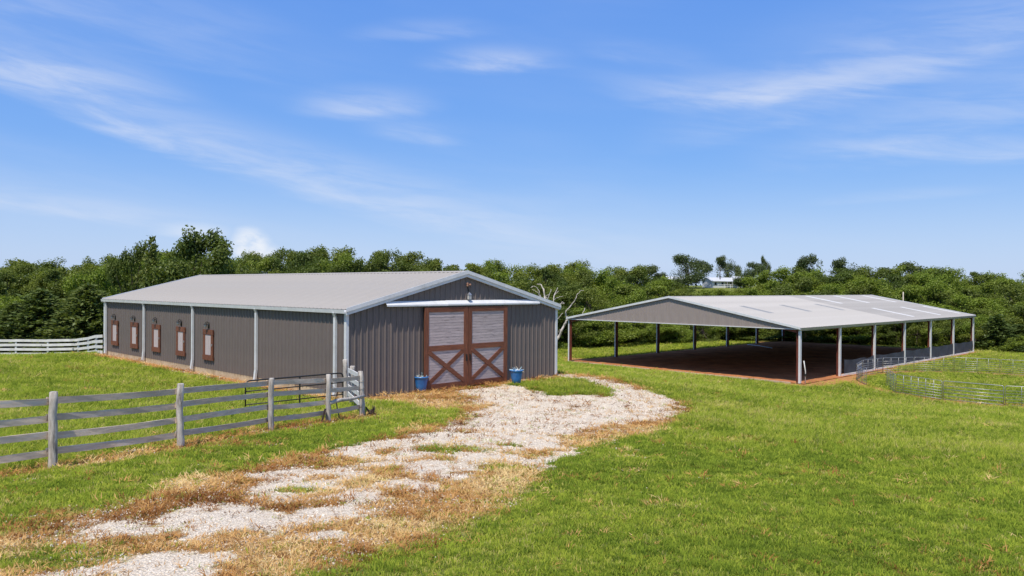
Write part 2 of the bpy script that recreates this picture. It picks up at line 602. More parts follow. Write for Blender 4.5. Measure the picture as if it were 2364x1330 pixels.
def gz(x, y):
    x, y = np.atleast_1d(np.asarray(x, float)), np.atleast_1d(np.asarray(y, float))
    out = np.zeros_like(x)
    P = CTRL[:, :2]
    n = len(P)
    for s in range(0, len(x), 20000):
        xs, ys = x[s:s + 20000], y[s:s + 20000]
        d2 = (xs[:, None] - P[None, :, 0]) ** 2 + (ys[:, None] - P[None, :, 1]) ** 2
        out[s:s + 20000] = _phi(d2) @ T_C[:n] + T_C[n]
    b = rect_sd(x, y, B_O, B_X, B_Y, B_W, B_L)
    k = 1 - sstep(0.0, 2.5, b)
    out = out * (1 - k) + (-0.02) * k
    a = rect_sd(x, y, A_O, A_X, A_Y, A_L, A_W)
    k = 1 - sstep(0.2, 4.0, a)
    out = out * (1 - k) + (A_Z - 0.03) * k
    r = np.hypot(x, y)
    amp = 0.035 * sstep(-.2, 3.0, b) * sstep(0, 3, a)
    out = out + amp * fbm(x * .45, y * .45, 5, 3)
    return out


def gzf(x, y):
    return float(gz([x], [y])[0])


def px_ray(px, py):
    u, v = px - PCX, py - PCY
    cr, sr = math.cos(ROLL), math.sin(ROLL)
    x, y = u * cr + v * sr, -u * sr + v * cr
    c, s = math.cos(PITCH), math.sin(PITCH)
    dx, dy, dz = x / FPX, 1.0, -y / FPX
    return dx, dy * c + dz * s, -dy * s + dz * c


_TS = np.concatenate([np.arange(3, 60, .1), np.arange(60, 140, .4)])


def on_ground(px, py):
    """where the line of sight through a photo pixel meets the terrain"""
    d = px_ray(px, py)
    g = gz(d[0] * _TS, d[1] * _TS)
    below = np.nonzero(CAM_H + d[2] * _TS < g)[0]
    i = int(below[0]) if len(below) else len(_TS) - 1
    a, b = _TS[max(i - 1, 0)], _TS[i]
    for _ in range(12):
        m = (a + b) / 2
        if CAM_H + d[2] * m < gzf(d[0] * m, d[1] * m):
            b = m
        else:
            a = m
    return d[0] * b, d[1] * b


def at(px, py, dist):
    d = px_ray(px, py)
    return Vector((d[0] * dist, d[1] * dist, CAM_H + d[2] * dist))


def poly_sd(x, y, poly):
    """signed distance, positive inside"""
    P = np.array(poly)
    ins = np.zeros(len(x), bool)
    dm = np.full(len(x), 1e9)
    n = len(P)
    for i in range(n):
        x1, y1 = P[i]
        x2, y2 = P[(i + 1) % n]
        if y1 != y2:
            c = ((y1 > y) != (y2 > y)) & (x < (x2 - x1) * (y - y1) / (y2 - y1) + x1)
            ins ^= c
        ex, ey = x2 - x1, y2 - y1
        t = np.clip(((x - x1) * ex + (y - y1) * ey) / (ex * ex + ey * ey + 1e-12), 0, 1)
        dm = np.minimum(dm, (x - x1 - t * ex) ** 2 + (y - y1 - t * ey) ** 2)
    dm = np.sqrt(dm)
    return np.where(ins, dm, -dm)


def gpoly(pts):
    return [on_ground(*p) for p in pts]


P_SOLID = gpoly([(1070, 902), (1180, 893), (1230, 905), (1300, 916), (1400, 918), (1420, 905), (1400, 893), (1330, 876), (1285, 868), (1300, 866), (1400, 880), (1480, 902),
                 (1545, 922), (1550, 945), (1510, 968), (1440, 975), (1380, 985), (1320, 1000), (1270, 1025), (1180, 1050), (1090, 1085), (980, 1105), (1000, 1060), (1080, 1030), (1090, 990), (1110, 955), (1130, 930), (1110, 915)])
P_PATCH = gpoly([(1080, 930), (1100, 960), (1000, 1000), (880, 1010), (760, 1040), (640, 1075), (560, 1125), (440, 1180), (380, 1230), (250, 1290), (-50, 1345), (-200, 1500), (560, 1500), (700, 1290),
                 (800, 1225), (930, 1190), (1080, 1150), (1150, 1115), (1240, 1080), (1330, 1040), (1330, 1000), (1180, 1000)])
P_STRAW = gpoly([(850, 916), (970, 905), (1060, 895), (1180, 884), (1215, 893), (1290, 915), (1400, 912), (1405, 900), (1330, 878), (1282, 870), (1290, 864), (1400, 874), (1490, 897), (1560, 925), (1600, 940), (1585, 962),
                 (1500, 1000), (1420, 1020), (1330, 1045), (1260, 1090), (1190, 1130), (1100, 1180), (980, 1235), (860, 1290), (760, 1345), (600, 1500), (-400, 1500), (-250, 1290), (0, 1220), (120, 1195), (330, 1150), (480, 1095), (640, 1060),
                 (800, 1035), (900, 1000), (1000, 985), (1050, 965), (1090, 945), (1000, 945), (880, 930)])
P_DIRT = gpoly([(1312, 826), (1320, 834), (1500, 852), (1700, 872), (1838, 893), (1880, 893), (1960, 880), (2010, 855), (2010, 845), (1930, 862), (1855, 872), (1700, 858), (1500, 838)])
P_BITS = [gpoly(p) for p in (
    [(560, 1095), (700, 1085), (850, 1075), (850, 1105), (760, 1150), (640, 1165), (580, 1150)],
    [(430, 1180), (520, 1165), (620, 1180), (630, 1215), (560, 1235), (480, 1262), (400, 1250), (395, 1215)],
    [(700, 1150), (820, 1120), (960, 1105), (1000, 1130), (900, 1180), (760, 1215), (690, 1215)],
    [(640, 1235), (780, 1225), (780, 1245), (650, 1260)],
    [(120, 1310), (250, 1295), (500, 1290), (520, 1340), (60, 1345)],
    [(830, 1030), (960, 1005), (1060, 985), (1090, 1020), (980, 1060), (880, 1078), (740, 1052)],
    [(1220, 1060), (1320, 1035), (1330, 1055), (1240, 1085)],
    [(180, 1214), (300, 1203), (310, 1228), (190, 1238)])]
GREENS = [(*on_ground(px, py), r) for px, py, r in ((1043, 1036, .8), (1000, 1041, .5), (1084, 963, .5), (1172, 1084, .55), (1180, 1030, .4), (150, 1292, .55), (60, 1290, .55), (690, 1130, .3))]
TUSSOCK = [(*on_ground(px, py), r) for px, py, r in ((1320, 940, .45), (880, 1170, .5), (900, 1098, .5), (1020, 1060, .4), (560, 1240, .6), (760, 1160, .5))]
FENCE = [(-9.8, 11.7), (-8.47, 14.3), (-7.21, 16.9), (-6.32, 20.35), (-5.38, 22.75), (-4.72, 24.6)]


def line_d(x, y, pts):
    dm = np.full(len(x), 1e9)
    for (x1, y1), (x2, y2) in zip(pts[:-1], pts[1:]):
        ex, ey = x2 - x1, y2 - y1
        t = np.clip(((x - x1) * ex + (y - y1) * ey) / (ex * ex + ey * ey), 0, 1)
        dm = np.minimum(dm, np.hypot(x - x1 - t * ex, y - y1 - t * ey))
    return dm


def masks(x, y):
    """gravel, straw, dirt, tall-grass and dryness at ground points"""
    x, y = np.asarray(x, float), np.asarray(y, float)
    n1 = fbm(x * .55, y * .55, 21)
    # patches drawn out along the drive
    a = R(58)
    u, v = x * math.cos(a) + y * math.sin(a), -x * math.sin(a) + y * math.cos(a)
    n2 = fbm(u * .55, v * 1.0, 33, 5)
    n3 = fbm(x * 2.2, y * 2.2, 44, 4)
    sdS = poly_sd(x, y, P_STRAW)
    sdG = poly_sd(x, y, P_SOLID)
    sdP = poly_sd(x, y, P_PATCH)
    straw = sstep(-.35, .45, sdS + n1 * .75 + n3 * .35)
    bits = np.full(len(x), -9.0)
    for pb in P_BITS:
        bits = np.maximum(bits, poly_sd(x, y, pb))
    bits = np.where(sdP > -.5, np.maximum(bits, -.62), bits)
    val = np.maximum(np.clip(sdG / .9, -1.2, 1.1) + .40, np.clip(bits / .75, -1.2, .45) + .14) + n2 * .70 + n3 * .95
    gravel = sstep(-.15, .42, val) * (straw > .25)
    lawn = sstep(.36, .62, fbm(x * .75, y * .75, 57, 4)) * .5
    straw = np.maximum(straw, lawn)
    fl = line_d(x, y, FENCE)
    straw = np.maximum(straw, sstep(.55, .1, fl + n3 * .25 - .12 * (n1 > 0)) * .85)
    bd = rect_sd(x, y, B_O, B_X, B_Y, B_W, B_L)
    straw = np.maximum(straw, sstep(1.2, .35, bd + n1 * .4) * .95)
    dirt = sstep(-.5, .6, poly_sd(x, y, P_DIRT) + .45 + n1 * .8)
    pr = np.abs(np.hypot(x - PEN_C[0], y - PEN_C[1]) - PEN_R - .1)
    dirt = np.maximum(dirt, sstep(1.3, .2, pr + n1 * .7) * .95)
    lu = (x - B_O[0]) * B_X[0] + (y - B_O[1]) * B_X[1]
    dirt = np.maximum(dirt, sstep(.95, .1, bd + n1 * .5) * (lu < .5) * sstep(2, 9, (x - B_O[0]) * B_Y[0] + (y - B_O[1]) * B_Y[1]))
    ad = rect_sd(x, y, A_O, A_X, A_Y, A_L, A_W)
    dirt = np.maximum(dirt, sstep(1.3, .4, ad + n1 * .5))
    for gx, gy, r in GREENS:
        k = sstep(r * 1.15, r * .5, np.hypot((x - gx) * .8, y - gy) + n3 * .3)
        gravel, straw = gravel * (1 - k * .85), straw * (1 - k * .62)
    for gx, gy, r in TUSSOCK:
        k = sstep(r, r * .35, np.hypot(x - gx, (y - gy)) + n3 * .35)
        gravel = gravel * (1 - k)
        straw = np.maximum(straw, k)
    r = np.hypot(x, y)
    side = (x - FENCE[0][0]) * 12.9 - (y - FENCE[0][1]) * 5.08      # >0: right of the fence
    tall_r = sstep(20, 32, r + n1 * 5 + np.clip(x, -4, 10) * .7)
    tall_l = np.where(y > 5, .75, .3)
    tall = np.where(side > 0, tall_r, tall_l)
    tall = tall * sstep(.5, 2.2, bd) * (1 - straw) * (1 - sstep(9.5, 12.5, 12.5 - np.hypot(x - PEN_C[0], y - PEN_C[1]) + 9.5) * .6)
    dry = np.clip(.5 + .6 * fbm(x * .22, y * .22, 61, 3) + .25 * n1, 0, 1)
    return gravel, straw * (1 - gravel), np.clip(dirt, 0, 1), tall, dry


# ------------------------------------------------------------------ ground sheets
def axis(lo, hi, fine_lo, fine_hi, step, grow):
    c = list(np.arange(fine_lo, fine_hi + step / 2, step))
    s, p = step, c[-1]
    while p < hi:
        s *= grow
        p += s
        c.append(p)
    s, p = step, c[0]
    pre = []
    while p > lo:
        s *= grow
        p -= s
        pre.append(p)
    return np.array(pre[::-1] + c)


def sheet(xs, ys):
    X, Y = np.meshgrid(xs, ys)
    nx, ny = len(xs), len(ys)
    i = np.arange((ny - 1) * nx).reshape(ny - 1, nx)[:, :-1].ravel()
    F = np.stack([i, i + 1, i + 1 + nx, i + nx], 1)
    return X.ravel(), Y.ravel(), F


def ground_material(name, gravelly):
    m = bpy.data.materials.new(name)
    m.use_nodes = True
    t = m.node_tree
    N = NT(t)
    b = t.nodes['Principled BSDF']
    b.inputs['Roughness'].default_value = .95
    b.inputs['Specular IOR Level'].default_value = .1
    geo = N.new('ShaderNodeNewGeometry')
    pos = geo.outputs['Position']

    def attr(a):
        return N.new('ShaderNodeAttribute', attribute_name=a).outputs['Fac']
    nb = N.noise(pos, .8, 4)
    nf = N.noise(pos, 9.0, 5, .65)
    nff = N.noise(pos, 45.0, 3, .6)
    g1 = N.mix(N.maprange(nb, .35, .65), (.130, .165, .030), (.180, .195, .045))
    g1 = N.mix(N.math('MULTIPLY', attr('dry'), .55), g1, (.24, .225, .045))
    g1 = N.mix(N.maprange(nf, .42, .7), g1, (.070, .110, .020))
    g1 = N.mix(N.maprange(nff, .55, .75, 0, .6), g1, (.16, .13, .06))
    st = N.mix(N.maprange(nf, .35, .65), (.43, .255, .105), (.25, .120, .050))
    st = N.mix(N.maprange(nff, .4, .7, 0, .8), st, (.48, .36, .19))
    dr = N.mix(N.maprange(nf, .35, .65), (.46, .235, .092), (.33, .155, .065))
    dr = N.mix(N.maprange(nff, .5, .75, 0, .5), dr, (.40, .26, .13))
    vo = N.new('ShaderNodeTexVoronoi')
    vo.inputs['Scale'].default_value = 34.0
    t.links.new(pos, vo.inputs['Vector'])
    sc = N.new('ShaderNodeSeparateColor')
    t.links.new(vo.outputs['Color'], sc.inputs[0])
    gr = N.mix(sc.outputs[0], (.80, .71, .585), (.60, .515, .40))
    gr = N.mix(N.maprange(vo.outputs['Distance'], .38, .75, 0, .7), gr, (.36, .30, .22))
    gr = N.mix(N.maprange(nb, .5, .75, 0, .35), gr, (.42, .33, .21))
    j = N.math('MULTIPLY', N.math('SUBTRACT', nf, .5), .9)
    col = N.mix(N.maprange(N.math('ADD', attr('straw'), j), .3, .7), g1, st)
    col = N.mix(N.maprange(N.math('ADD', attr('dirt'), j), .3, .7), col, dr)
    gf = N.maprange(N.math('ADD', attr('gravel'), j), .28, .74)
    col = N.mix(gf, col, gr)
    t.links.new(col, b.inputs['Base Color'])
    bn = N.new('ShaderNodeBump')
    bn.inputs['Strength'].default_value = .8
    bn.inputs['Distance'].default_value = .03
    h = N.math('ADD', N.math('MULTIPLY', nff, .5), N.math('MULTIPLY', nf, .7))
    h = N.math('ADD', h, N.math('MULTIPLY', gf, N.math('MULTIPLY', vo.outputs['Distance'], -1.0)))
    t.links.new(h, bn.inputs['Height'])
    t.links.new(bn.outputs[0], b.inputs['Normal'])
    return m


M_ground = ground_material('pasture', False)
gx, gy = axis(-1600, 1600, -46, 62, .5, 1.16), axis(-1200, 2200, 4, 76, .5, 1.14)
X, Y, F = sheet(gx, gy)
Z = gz(X, Y)
gm = masks(X, Y)
A_IN = rect_sd(X, Y, A_O, A_X, A_Y, A_L, A_W)
ga = {k: ('FLOAT', 'POINT', v.astype(np.float32)) for k, v in zip(('gravel', 'straw', 'dirt', 'tall', 'dry'), gm)}
ga['gravel'] = ('FLOAT', 'POINT', np.zeros(len(X), np.float32))
ground = link('ground', np_mesh('ground', np.stack([X, Y, Z], 1), F, M_ground, ga, True))
tag(ground, 'rolling green pasture sloping away to the wood', 'ground', kind='structure')

# the gravel drive: a sheet of its own just proud of the ground, ragged along its edge
dx, dy = np.arange(-14, 12.01, .14), np.arange(5.0, 44, .14)
X, Y, F = sheet(dx, dy)
gm = masks(X, Y)
keep = (gm[0] > .06)
kf = keep[F].any(1) & (rect_sd(X, Y, B_O, B_X, B_Y, B_W, B_L)[F].min(1) > .05)
F = F[kf]
used = np.unique(F)
remap = np.full(len(X), -1)
remap[used] = np.arange(len(used))
Z = gz(X[used], Y[used]) + .006 + .02 * gm[0][used]
da = {k: ('FLOAT', 'POINT', v[used].astype(np.float32)) for k, v in zip(('gravel', 'straw', 'dirt', 'tall', 'dry'), gm)}
drive = link('gravel_drive', np_mesh('gravel_drive', np.stack([X[used], Y[used], Z], 1), remap[F], ground_material('drive_gravel', True), da, True))
tag(drive, 'white limestone gravel drive curving up to the barn doors', 'drive', kind='structure')

# arena footing
nx, ny = 200, 110
xs, ys = np.linspace(.12, A_L - .1, nx), np.linspace(-.35, A_W + .2, ny)
X, Y, F = sheet(xs, ys)
Z = .012 + .03 * fbm(X * .5, Y * .5, 8, 3) + .035 * fbm(X * 2.3, Y * 2.3, 9, 3)
footing = link('arena_footing', np_mesh('arena_footing', np.stack([X, Y, Z], 1), F, M_dirt, None, True), None, (*A_O, A_Z), (0, 0, A_YAW))
tag(footing, 'raked red dirt floor under the open arena roof', 'dirt floor', kind='structure')

# ------------------------------------------------------------------ ribbed steel sheet
def rib_profile(pitch, h, minor=.009):
    """one rib repeat: (offset, proud height)"""
    return [(0, 0), (.036, h), (.058, h), (.084, 0), (.145, 0), (.155, minor), (.175, minor), (.185, 0), (.225, 0), (.235, minor), (.255, minor), (.265, 0)]


def sheet_mesh(name, mat, reps, pitch, h, bot, top, x0=0.0):
    """upright ribbed sheet, runs along +x, outer side -y; bot/top are functions of x"""
    pts = []
    k = pitch / .305
    for i in range(reps):
        pts += [(i * pitch + a * k, b) for a, b in rib_profile(pitch, h)]
    pts.append((reps * pitch, 0.0))
    vs, fs = [], []
    for a, b in pts:
        vs.append((a, -b, bot(a + x0)))
        vs.append((a, -b, top(a + x0)))
    for i in range(len(pts) - 1):
        fs.append((2 * i, 2 * i + 2, 2 * i + 3, 2 * i + 1))
    m = MB().add(vs, fs)
    return m.mesh(name, mat)


def roof_mesh(name, mat, reps, pitch, h, run, rise, s0=0.0, s1=1.0):
    """sheet running along +y, sloping up along +x; ribs stand off the slope"""
    L = math.hypot(run, rise)
    nx_, nz_ = -rise / L, run / L
    pts = []
    k = pitch / .305
    for i in range(reps):
        pts += [(i * pitch + a * k, b) for a, b in rib_profile(pitch, h)]
    pts.append((reps * pitch, 0.0))
    vs, fs = [], []
    for a, b in pts:
        for s in (s0, s1):
            vs.append((run * s + nx_ * b, a, rise * s + nz_ * b))
    for i in range(len(pts) - 1):
        fs.append((2 * i, 2 * i + 1, 2 * i + 3, 2 * i + 2))
    # turned-down lower end so that the sheet shows its edge
    m = MB().add(vs, fs)
    return m.mesh(name, mat)


# ------------------------------------------------------------------ the barn
barn = thing('barn', 'long charcoal metal barn with grey roof and cross-braced double doors', 'barn', (*B_O, 0), B_YAW)
slope = B_R / (B_W / 2)


def btop(x):
    return B_H + slope * min(x, B_W - x) - .03


FND = .30
MB().box((-.04, -.04, -.6), (B_W + .04, B_L + .04, FND)).build('foundation', M_conc, barn)
pw = B_W / 14
for i in range(14):
    me = sheet_mesh('wall_panel', M_wall, 3, pw / 3, .052, lambda a: .01, btop, i * pw)
    link('wall_panel', me, barn, (i * pw, -.045, 0))
lp = B_L / 31
side_me = sheet_mesh('wall_panel', M_wall, 3, lp / 3, .040, lambda a: FND - .03, lambda a: B_H - .02)
for i in range(31):
    link('wall_panel', side_me, barn, (-.045, (i + 1) * lp, 0), (0, 0, -math.pi / 2))
MB().box((B_W + .0, -.0, FND), (B_W + .045, B_L, B_H)).build('wall', M_wall, barn)
MB().prism([(0.0, B_L, FND), (B_W, B_L, FND), (B_W, B_L, B_H), (B_W / 2, B_L, B_H + B_R - .03), (0, B_L, B_H)], (0, .045, 0)).build('wall', M_wall, barn, fix=True)
# roof sheets
OV, OF = .16, .22
nrs = 31
rp = (B_L + OF + .15) / nrs
run, rise = B_W / 2 + OV, B_R + OV * slope
z_e = B_H - OV * slope + .05
rm_l = roof_mesh('roof_panel', M_roof, 3, rp / 3, .034, run, rise)
mr = MB()
mr.v = [(-v.co.x, v.co.y, v.co.z) for v in rm_l.vertices]
mr.f = [tuple(reversed(p.vertices)) for p in rm_l.polygons]
rm_r = mr.mesh('roof_panel', M_roof)
for i in range(nrs):
    link('roof_panel', rm_l, barn, (-OV, -OF + i * rp, z_e))
    link('roof_panel', rm_r, barn, (B_W + OV, -OF + i * rp, z_e))
ridge_z = z_e + rise
mb = MB()
mb.prism([(B_W / 2 - .2, -OF, ridge_z - .2 * slope + .04), (B_W / 2, -OF, ridge_z + .045), (B_W / 2 + .2, -OF, ridge_z - .2 * slope + .04), (B_W / 2 + .2, -OF, ridge_z - .2 * slope + .02), (B_W / 2, -OF, ridge_z + .025), (B_W / 2 - .2, -OF, ridge_z - .2 * slope + .02)], (0, B_L + OF + .15, 0))
mb.build('ridge_cap', M_roof, barn, fix=True)
# rake trim front and back: an outer roll and a deeper fascia under it
for yy, dpt in ((-OF - .035, .035), (B_L + .15, .035)):
    for sgn in (-1, 1):
        xe = B_W / 2 + sgn * (B_W / 2 + OV + .01)
        pts = [(xe, z_e - .10), (B_W / 2, ridge_z - .10), (B_W / 2, ridge_z + .065), (xe, z_e + .065)]
        MB().prism([(a, yy, b) for a, b in pts], (0, dpt, 0)).build('rake_trim', M_white, barn, fix=True)
        pts = [(xe, z_e - .235), (B_W / 2, ridge_z - .235), (B_W / 2, ridge_z - .105), (xe, z_e - .105)]
        y2 = yy + .04 if yy < 0 else yy - .03
        MB().prism([(a, y2, b) for a, b in pts], (0, .11 if yy < 0 else .02, 0)).build('rake_fascia', M_white, barn, fix=True)
# gutters
for xs_, sgn in ((-OV, -1), (B_W + OV, 1)):
    prof = [(xs_ + sgn * .0, z_e - .17), (xs_ - sgn * -.09, z_e - .16), (xs_ + sgn * .11, z_e - .005), (xs_ + sgn * .095, z_e - .005), (xs_ + sgn * .08, z_e - .13), (xs_, z_e - .02)]
    MB().prism([(a, -OF + .02, b) for a, b in prof], (0, B_L + OF + .1, 0)).build('gutter', M_white, barn, fix=True)
    MB().box((min(xs_, xs_ - sgn * .19), 0, z_e - .03), (max(xs_, xs_ - sgn * .19), B_L, z_e - .018)).build('soffit', M_white, barn)
# corner trims
for (cx_, cy_) in ((-.095, -.095), (B_W - .06, -.095), (-.095, B_L - .05), (B_W - .05, B_L - .05)):
    MB().box((cx_, cy_, .06), (cx_ + .15, cy_ + .15, B_H - .05)).build('corner_trim', M_white, barn)
# downspouts
for k, yy in enumerate((.62, 7.34, 14.38, 21.23, 27.78)):
    mb = MB()
    w = .065
    x_ = -.15
    kick = k in (1, 2, 3)
    mb.beam((x_ - .09, yy, z_e - .12), (x_, yy, z_e - .34), w * 1.5, w * 1.6, (0, 1, 0))
    mb.beam((x_, yy, z_e - .32), (x_, yy, .62 if kick else .25), w * 1.6, w * 2.2, (0, 1, 0))
    if kick:
        mb.beam((x_, yy, .66), (x_ - .05, yy + .02, .14), w * 1.6, w * 2.2, (0, 1, 0))
    else:
        mb.beam((x_, yy, .3), (x_ - .04, yy, .10), w * 1.6, w * 2.2, (0, 1, 0))
    mb.build('downspout', M_white, barn)

# shuttered windows, each with its lamp
for yc in (26.22, 22.86, 19.43, 16.0, 12.55):
    hw, z0, z1 = .57, .74, 2.32
    xo = -.085
    mb = MB().box((xo - .02, yc - hw + .02, z0 + .02), (xo + .035, yc + hw - .02, z1 - .02))
    win = mb.build('window', M_dark, barn)
    for a in range(6):
        y_a = yc - .33 + a * .11
        MB().box((xo - .040, y_a + .003, z0 + .27), (xo - .021, y_a + .107, z1 - .27)).build('shutter_board', M_shut, win)
    for s in (-1, 1):
        ya, yb = sorted((yc + s * .335, yc + s * hw))
        MB().box((xo - .055, ya, z0 + .26), (xo - .01, yb, z1 - .26)).build('frame_board', M_redwood, win)
    MB().box((xo - .065, yc - hw - .02, z1 - .258), (xo - .01, yc + hw + .02, z1)).build('frame_board', M_redwood, win)
    MB().box((xo - .070, yc - hw - .03, z0), (xo - .01, yc + hw + .03, z0 + .258)).build('sill_board', M_redwood, win)
    MB().box((xo - .085, yc - .53, 1.48), (xo - .055, yc - .47, 1.60)).build('latch', M_galv, win)
    # lamp: wall stem, swan-neck arm, ribbed shade and jar
    yl = yc + .02
    mb = MB()
    mb.box((-.11, yl - .05, 2.38), (-.075, yl + .05, 2.70))
    mb.tube([(-.09, yl, 2.62), (-.12, yl, 2.69), (-.17, yl, 2.72), (-.23, yl, 2.71), (-.25, yl, 2.66)], .02, 8)
    lamp = mb.build('wall_lamp', M_black, barn, smooth=True)
    MB().lathe([(.03, .02), (.06, 0), (.11, -.04), (.12, -.055), (.11, -.052), (.05, -.012)], 16, (-.25, yl, 2.64)).build('lamp_shade', M_black, lamp, smooth=True)
    MB().lathe([(.05, 0), (.075, -.06), (.07, -.13), (.03, -.165)], 12, (-.25, yl, 2.605)).build('lamp_jar', M_glass, lamp, smooth=True)

# track cover over the doors
hx0, hx1 = 1.81, 11.32
cz = B_H + .115
ov_ = [(-.05, cz + .205), (-.10, cz + .212), (-.275, cz + .055), (-.275, cz - .01), (-.258, cz - .01), (-.258, cz + .04), (-.05, cz + .18)]
mb = MB()
mb.prism([(hx0, a, b) for a, b in ov_], (hx1 - hx0 - 6.1, 0, 0))
mb.build('track_cover', M_white, barn, fix=True)
mb = MB()
mb.prism([(hx0 + 3.36, a - .012, b + .012) for a, b in ov_], (hx1 - hx0 - 3.36, 0, 0))
mb.build('track_cover', M_white, barn, fix=True)
MB().box((hx0 + .1, -.25, cz - .03), (hx1 - .1, -.10, cz + .0)).build('door_track', M_galv, barn)

# the two sliding doors
dz0, dz1, dmid = .05, 3.70, 1.86
for (x0, x1, hinge) in ((3.86, 6.425, 0), (6.445, 9.02, 1)):
    yf = -.20
    door = MB().box((x0 + .01, yf, dz0 + .01), (x1 - .01, yf + .06, dz1 - .01)).build('barn_door', M_dark, barn)
    fw = .235
    nb = 13
    for (za, zb, n_) in ((dmid + .10, dz1 - .2, 12), (dz0 + .2, dmid - .10, 12)):
        st_ = (zb - za) / n_
        for k in range(n_):
            jx = random.uniform(-.004, .004)
            MB().box((x0 + fw - .05, yf - .022 + jx, za + k * st_ + .004), (x1 - fw + .05, yf - .001, za + (k + 1) * st_ - .004)).build('board', M_wash, door)
    MB().box((x0, yf - .055, dz0), (x0 + fw, yf - .002, dz1)).build('stile', M_redwood, door)
    MB().box((x1 - fw, yf - .055, dz0), (x1, yf - .002, dz1)).build('stile', M_redwood, door)
    for (za, zb) in ((dz0, dz0 + .23), (dmid - .12, dmid + .12), (dz1 - .22, dz1)):
        MB().box((x0 + fw + .001, yf - .053, za), (x1 - fw - .001, yf - .002, zb)).build('rail', M_redwood_h, door)
    a = (x0 + fw - .02, yf - .040, dz0 + .25)
    b = (x1 - fw + .02, yf - .040, dmid - .13)
    c = (x0 + fw - .02, yf - .043, dmid - .13)
    d = (x1 - fw + .02, yf - .043, dz0 + .25)
    MB().beam(a, b, .034, .19, (0, 0, 1)).build('brace', M_redwood_h, door)
    MB().beam(c, d, .044, .19, (0, 0, 1)).build('brace', M_redwood_h, door)
    xl = x1 - .10 if hinge == 0 else x0 + .10
    MB().box((xl - .03, yf - .10, 1.2), (xl + .03, yf - .055, 1.5)).build('door_pull', M_black, door)
# little lights in the gable: two copper floodlights on a dark conduit and a lantern
fl_ = thing('floodlight', 'copper coloured twin floodlight under the barn gable peak', 'light', (*bxy(6.52, -.08), 4.76), B_YAW)
fl_.location.z = 4.74
fl_.scale = (.62, .62, .62)
MB().box((-.07, -.05, -.10), (.07, .02, .06)).build('base_plate', M_rust, fl_)
for s, dz in ((-1, .06), (-1, -.08), (1, -.02)):
    hd = MB()
    hd.tube([(s * .03, -.05, dz * .5), (s * .10, -.12, dz)], .018, 8)
    hd.tube([(s * .08, -.09, dz), (s * .12, -.15, dz - .01), (s * .16, -.22, dz - .03)], [.04, .075, .085], 12)
    hd.build('lamp_head', M_copper, fl_, smooth=True)
MB().beam((.02, -.01, -.08), (.13, -.02, -.55), .05, .05, (0, 1, 0)).build('bracket_arm', M_black, fl_)
ln = thing('lantern', 'small grey carriage lantern above the barn door track cover', 'lantern', (*bxy(6.55, -.20), 4.02), B_YAW)
ln.scale = (.72, .72, .78)
MB().box((-.09, -.09, .04), (.09, .09, .28)).build('lantern_glass', M_glass, ln)
mb = MB()
for sx in (-1, 1):
    for sy in (-1, 1):
        mb.box((sx * .09 - .012, sy * .09 - .012, .02), (sx * .09 + .012, sy * .09 + .012, .30))
mb.box((-.10, -.10, .0), (.10, .10, .04))
mb.box((-.02, .09, .10), (.02, .17, .16))
mb.build('lantern_frame', M_galv, ln)
MB().lathe([(.16, .29), (.15, .31), (.02, .44), (.012, .47)], 4).build('lantern_roof', M_galv, ln, rot=(0, 0, math.pi / 4))

# ------------------------------------------------------------------ flower pots by the doors
def flower_pot(px, loc, label, seed, blue):
    rr = random.Random(seed)
    o = thing('flower_pot', label, 'pot', loc, rr.uniform(0, 6), 'blue pots by the barn doors')
    o.scale = (1.14, 1.14, 1.14)
    MB().lathe([(.17, 0), (.185, .015), (.215, .20), (.255, .42), (.275, .50), (.29, .505), (.295, .535), (.285, .56), (.262, .56), (.258, .50), (.24, .47), (.0, .468)], 32).build('pot', M_pot, o, smooth=True)
    MB().lathe([(.01, .475), (.10, .485), (.245, .472), (.245, .46), (.01, .46)], 20).build('soil', M_soil, o, smooth=True)
    mb = MB()
    mb2 = MB()
    for k in range(22):
        a = rr.uniform(0, 6.28)
        r0 = rr.uniform(0, .17)
        ln_ = rr.uniform(.12, .27)
        bend = rr.uniform(.3, 1.5)
        p = Vector((r0 * math.cos(a), r0 * math.sin(a), .46))
        pts = [p]
        d = Vector((math.cos(a) * .45 * bend, math.sin(a) * .45 * bend, .8)).normalized()
        for s in range(4):
            d = (d + Vector((rr.uniform(-.4, .4), rr.uniform(-.4, .4), rr.uniform(-.45, .1)))).normalized()
            p = p + d * ln_ / 4
            pts.append(p)
        (mb2 if (k % 3 == 0) == blue or k % 5 == 0 else mb).tube(pts, [.022, .020, .017, .013, .008], 5)
    mb.build('dried_stems', M_twig, o, smooth=True)
    mb2.build('pale_stems', M_twigb, o, smooth=True)
    return o


pl = on_ground(972, 905)
flower_pot(972, (*pl, gzf(*pl) + .05), 'blue glazed pot of dried stems left of the barn doors', 3, True)
pl = on_ground(1192, 887)
flower_pot(1192, (*pl, gzf(*pl) + .05), 'blue glazed pot right of the barn doors with low stems', 8, False)

# ------------------------------------------------------------------ the open arena
arena = thing('open_arena', 'open-sided riding arena with pale metal roof and grey front gable', 'pavilion', (*A_O, A_Z), A_YAW)
aslope = A_R / (A_W / 2)
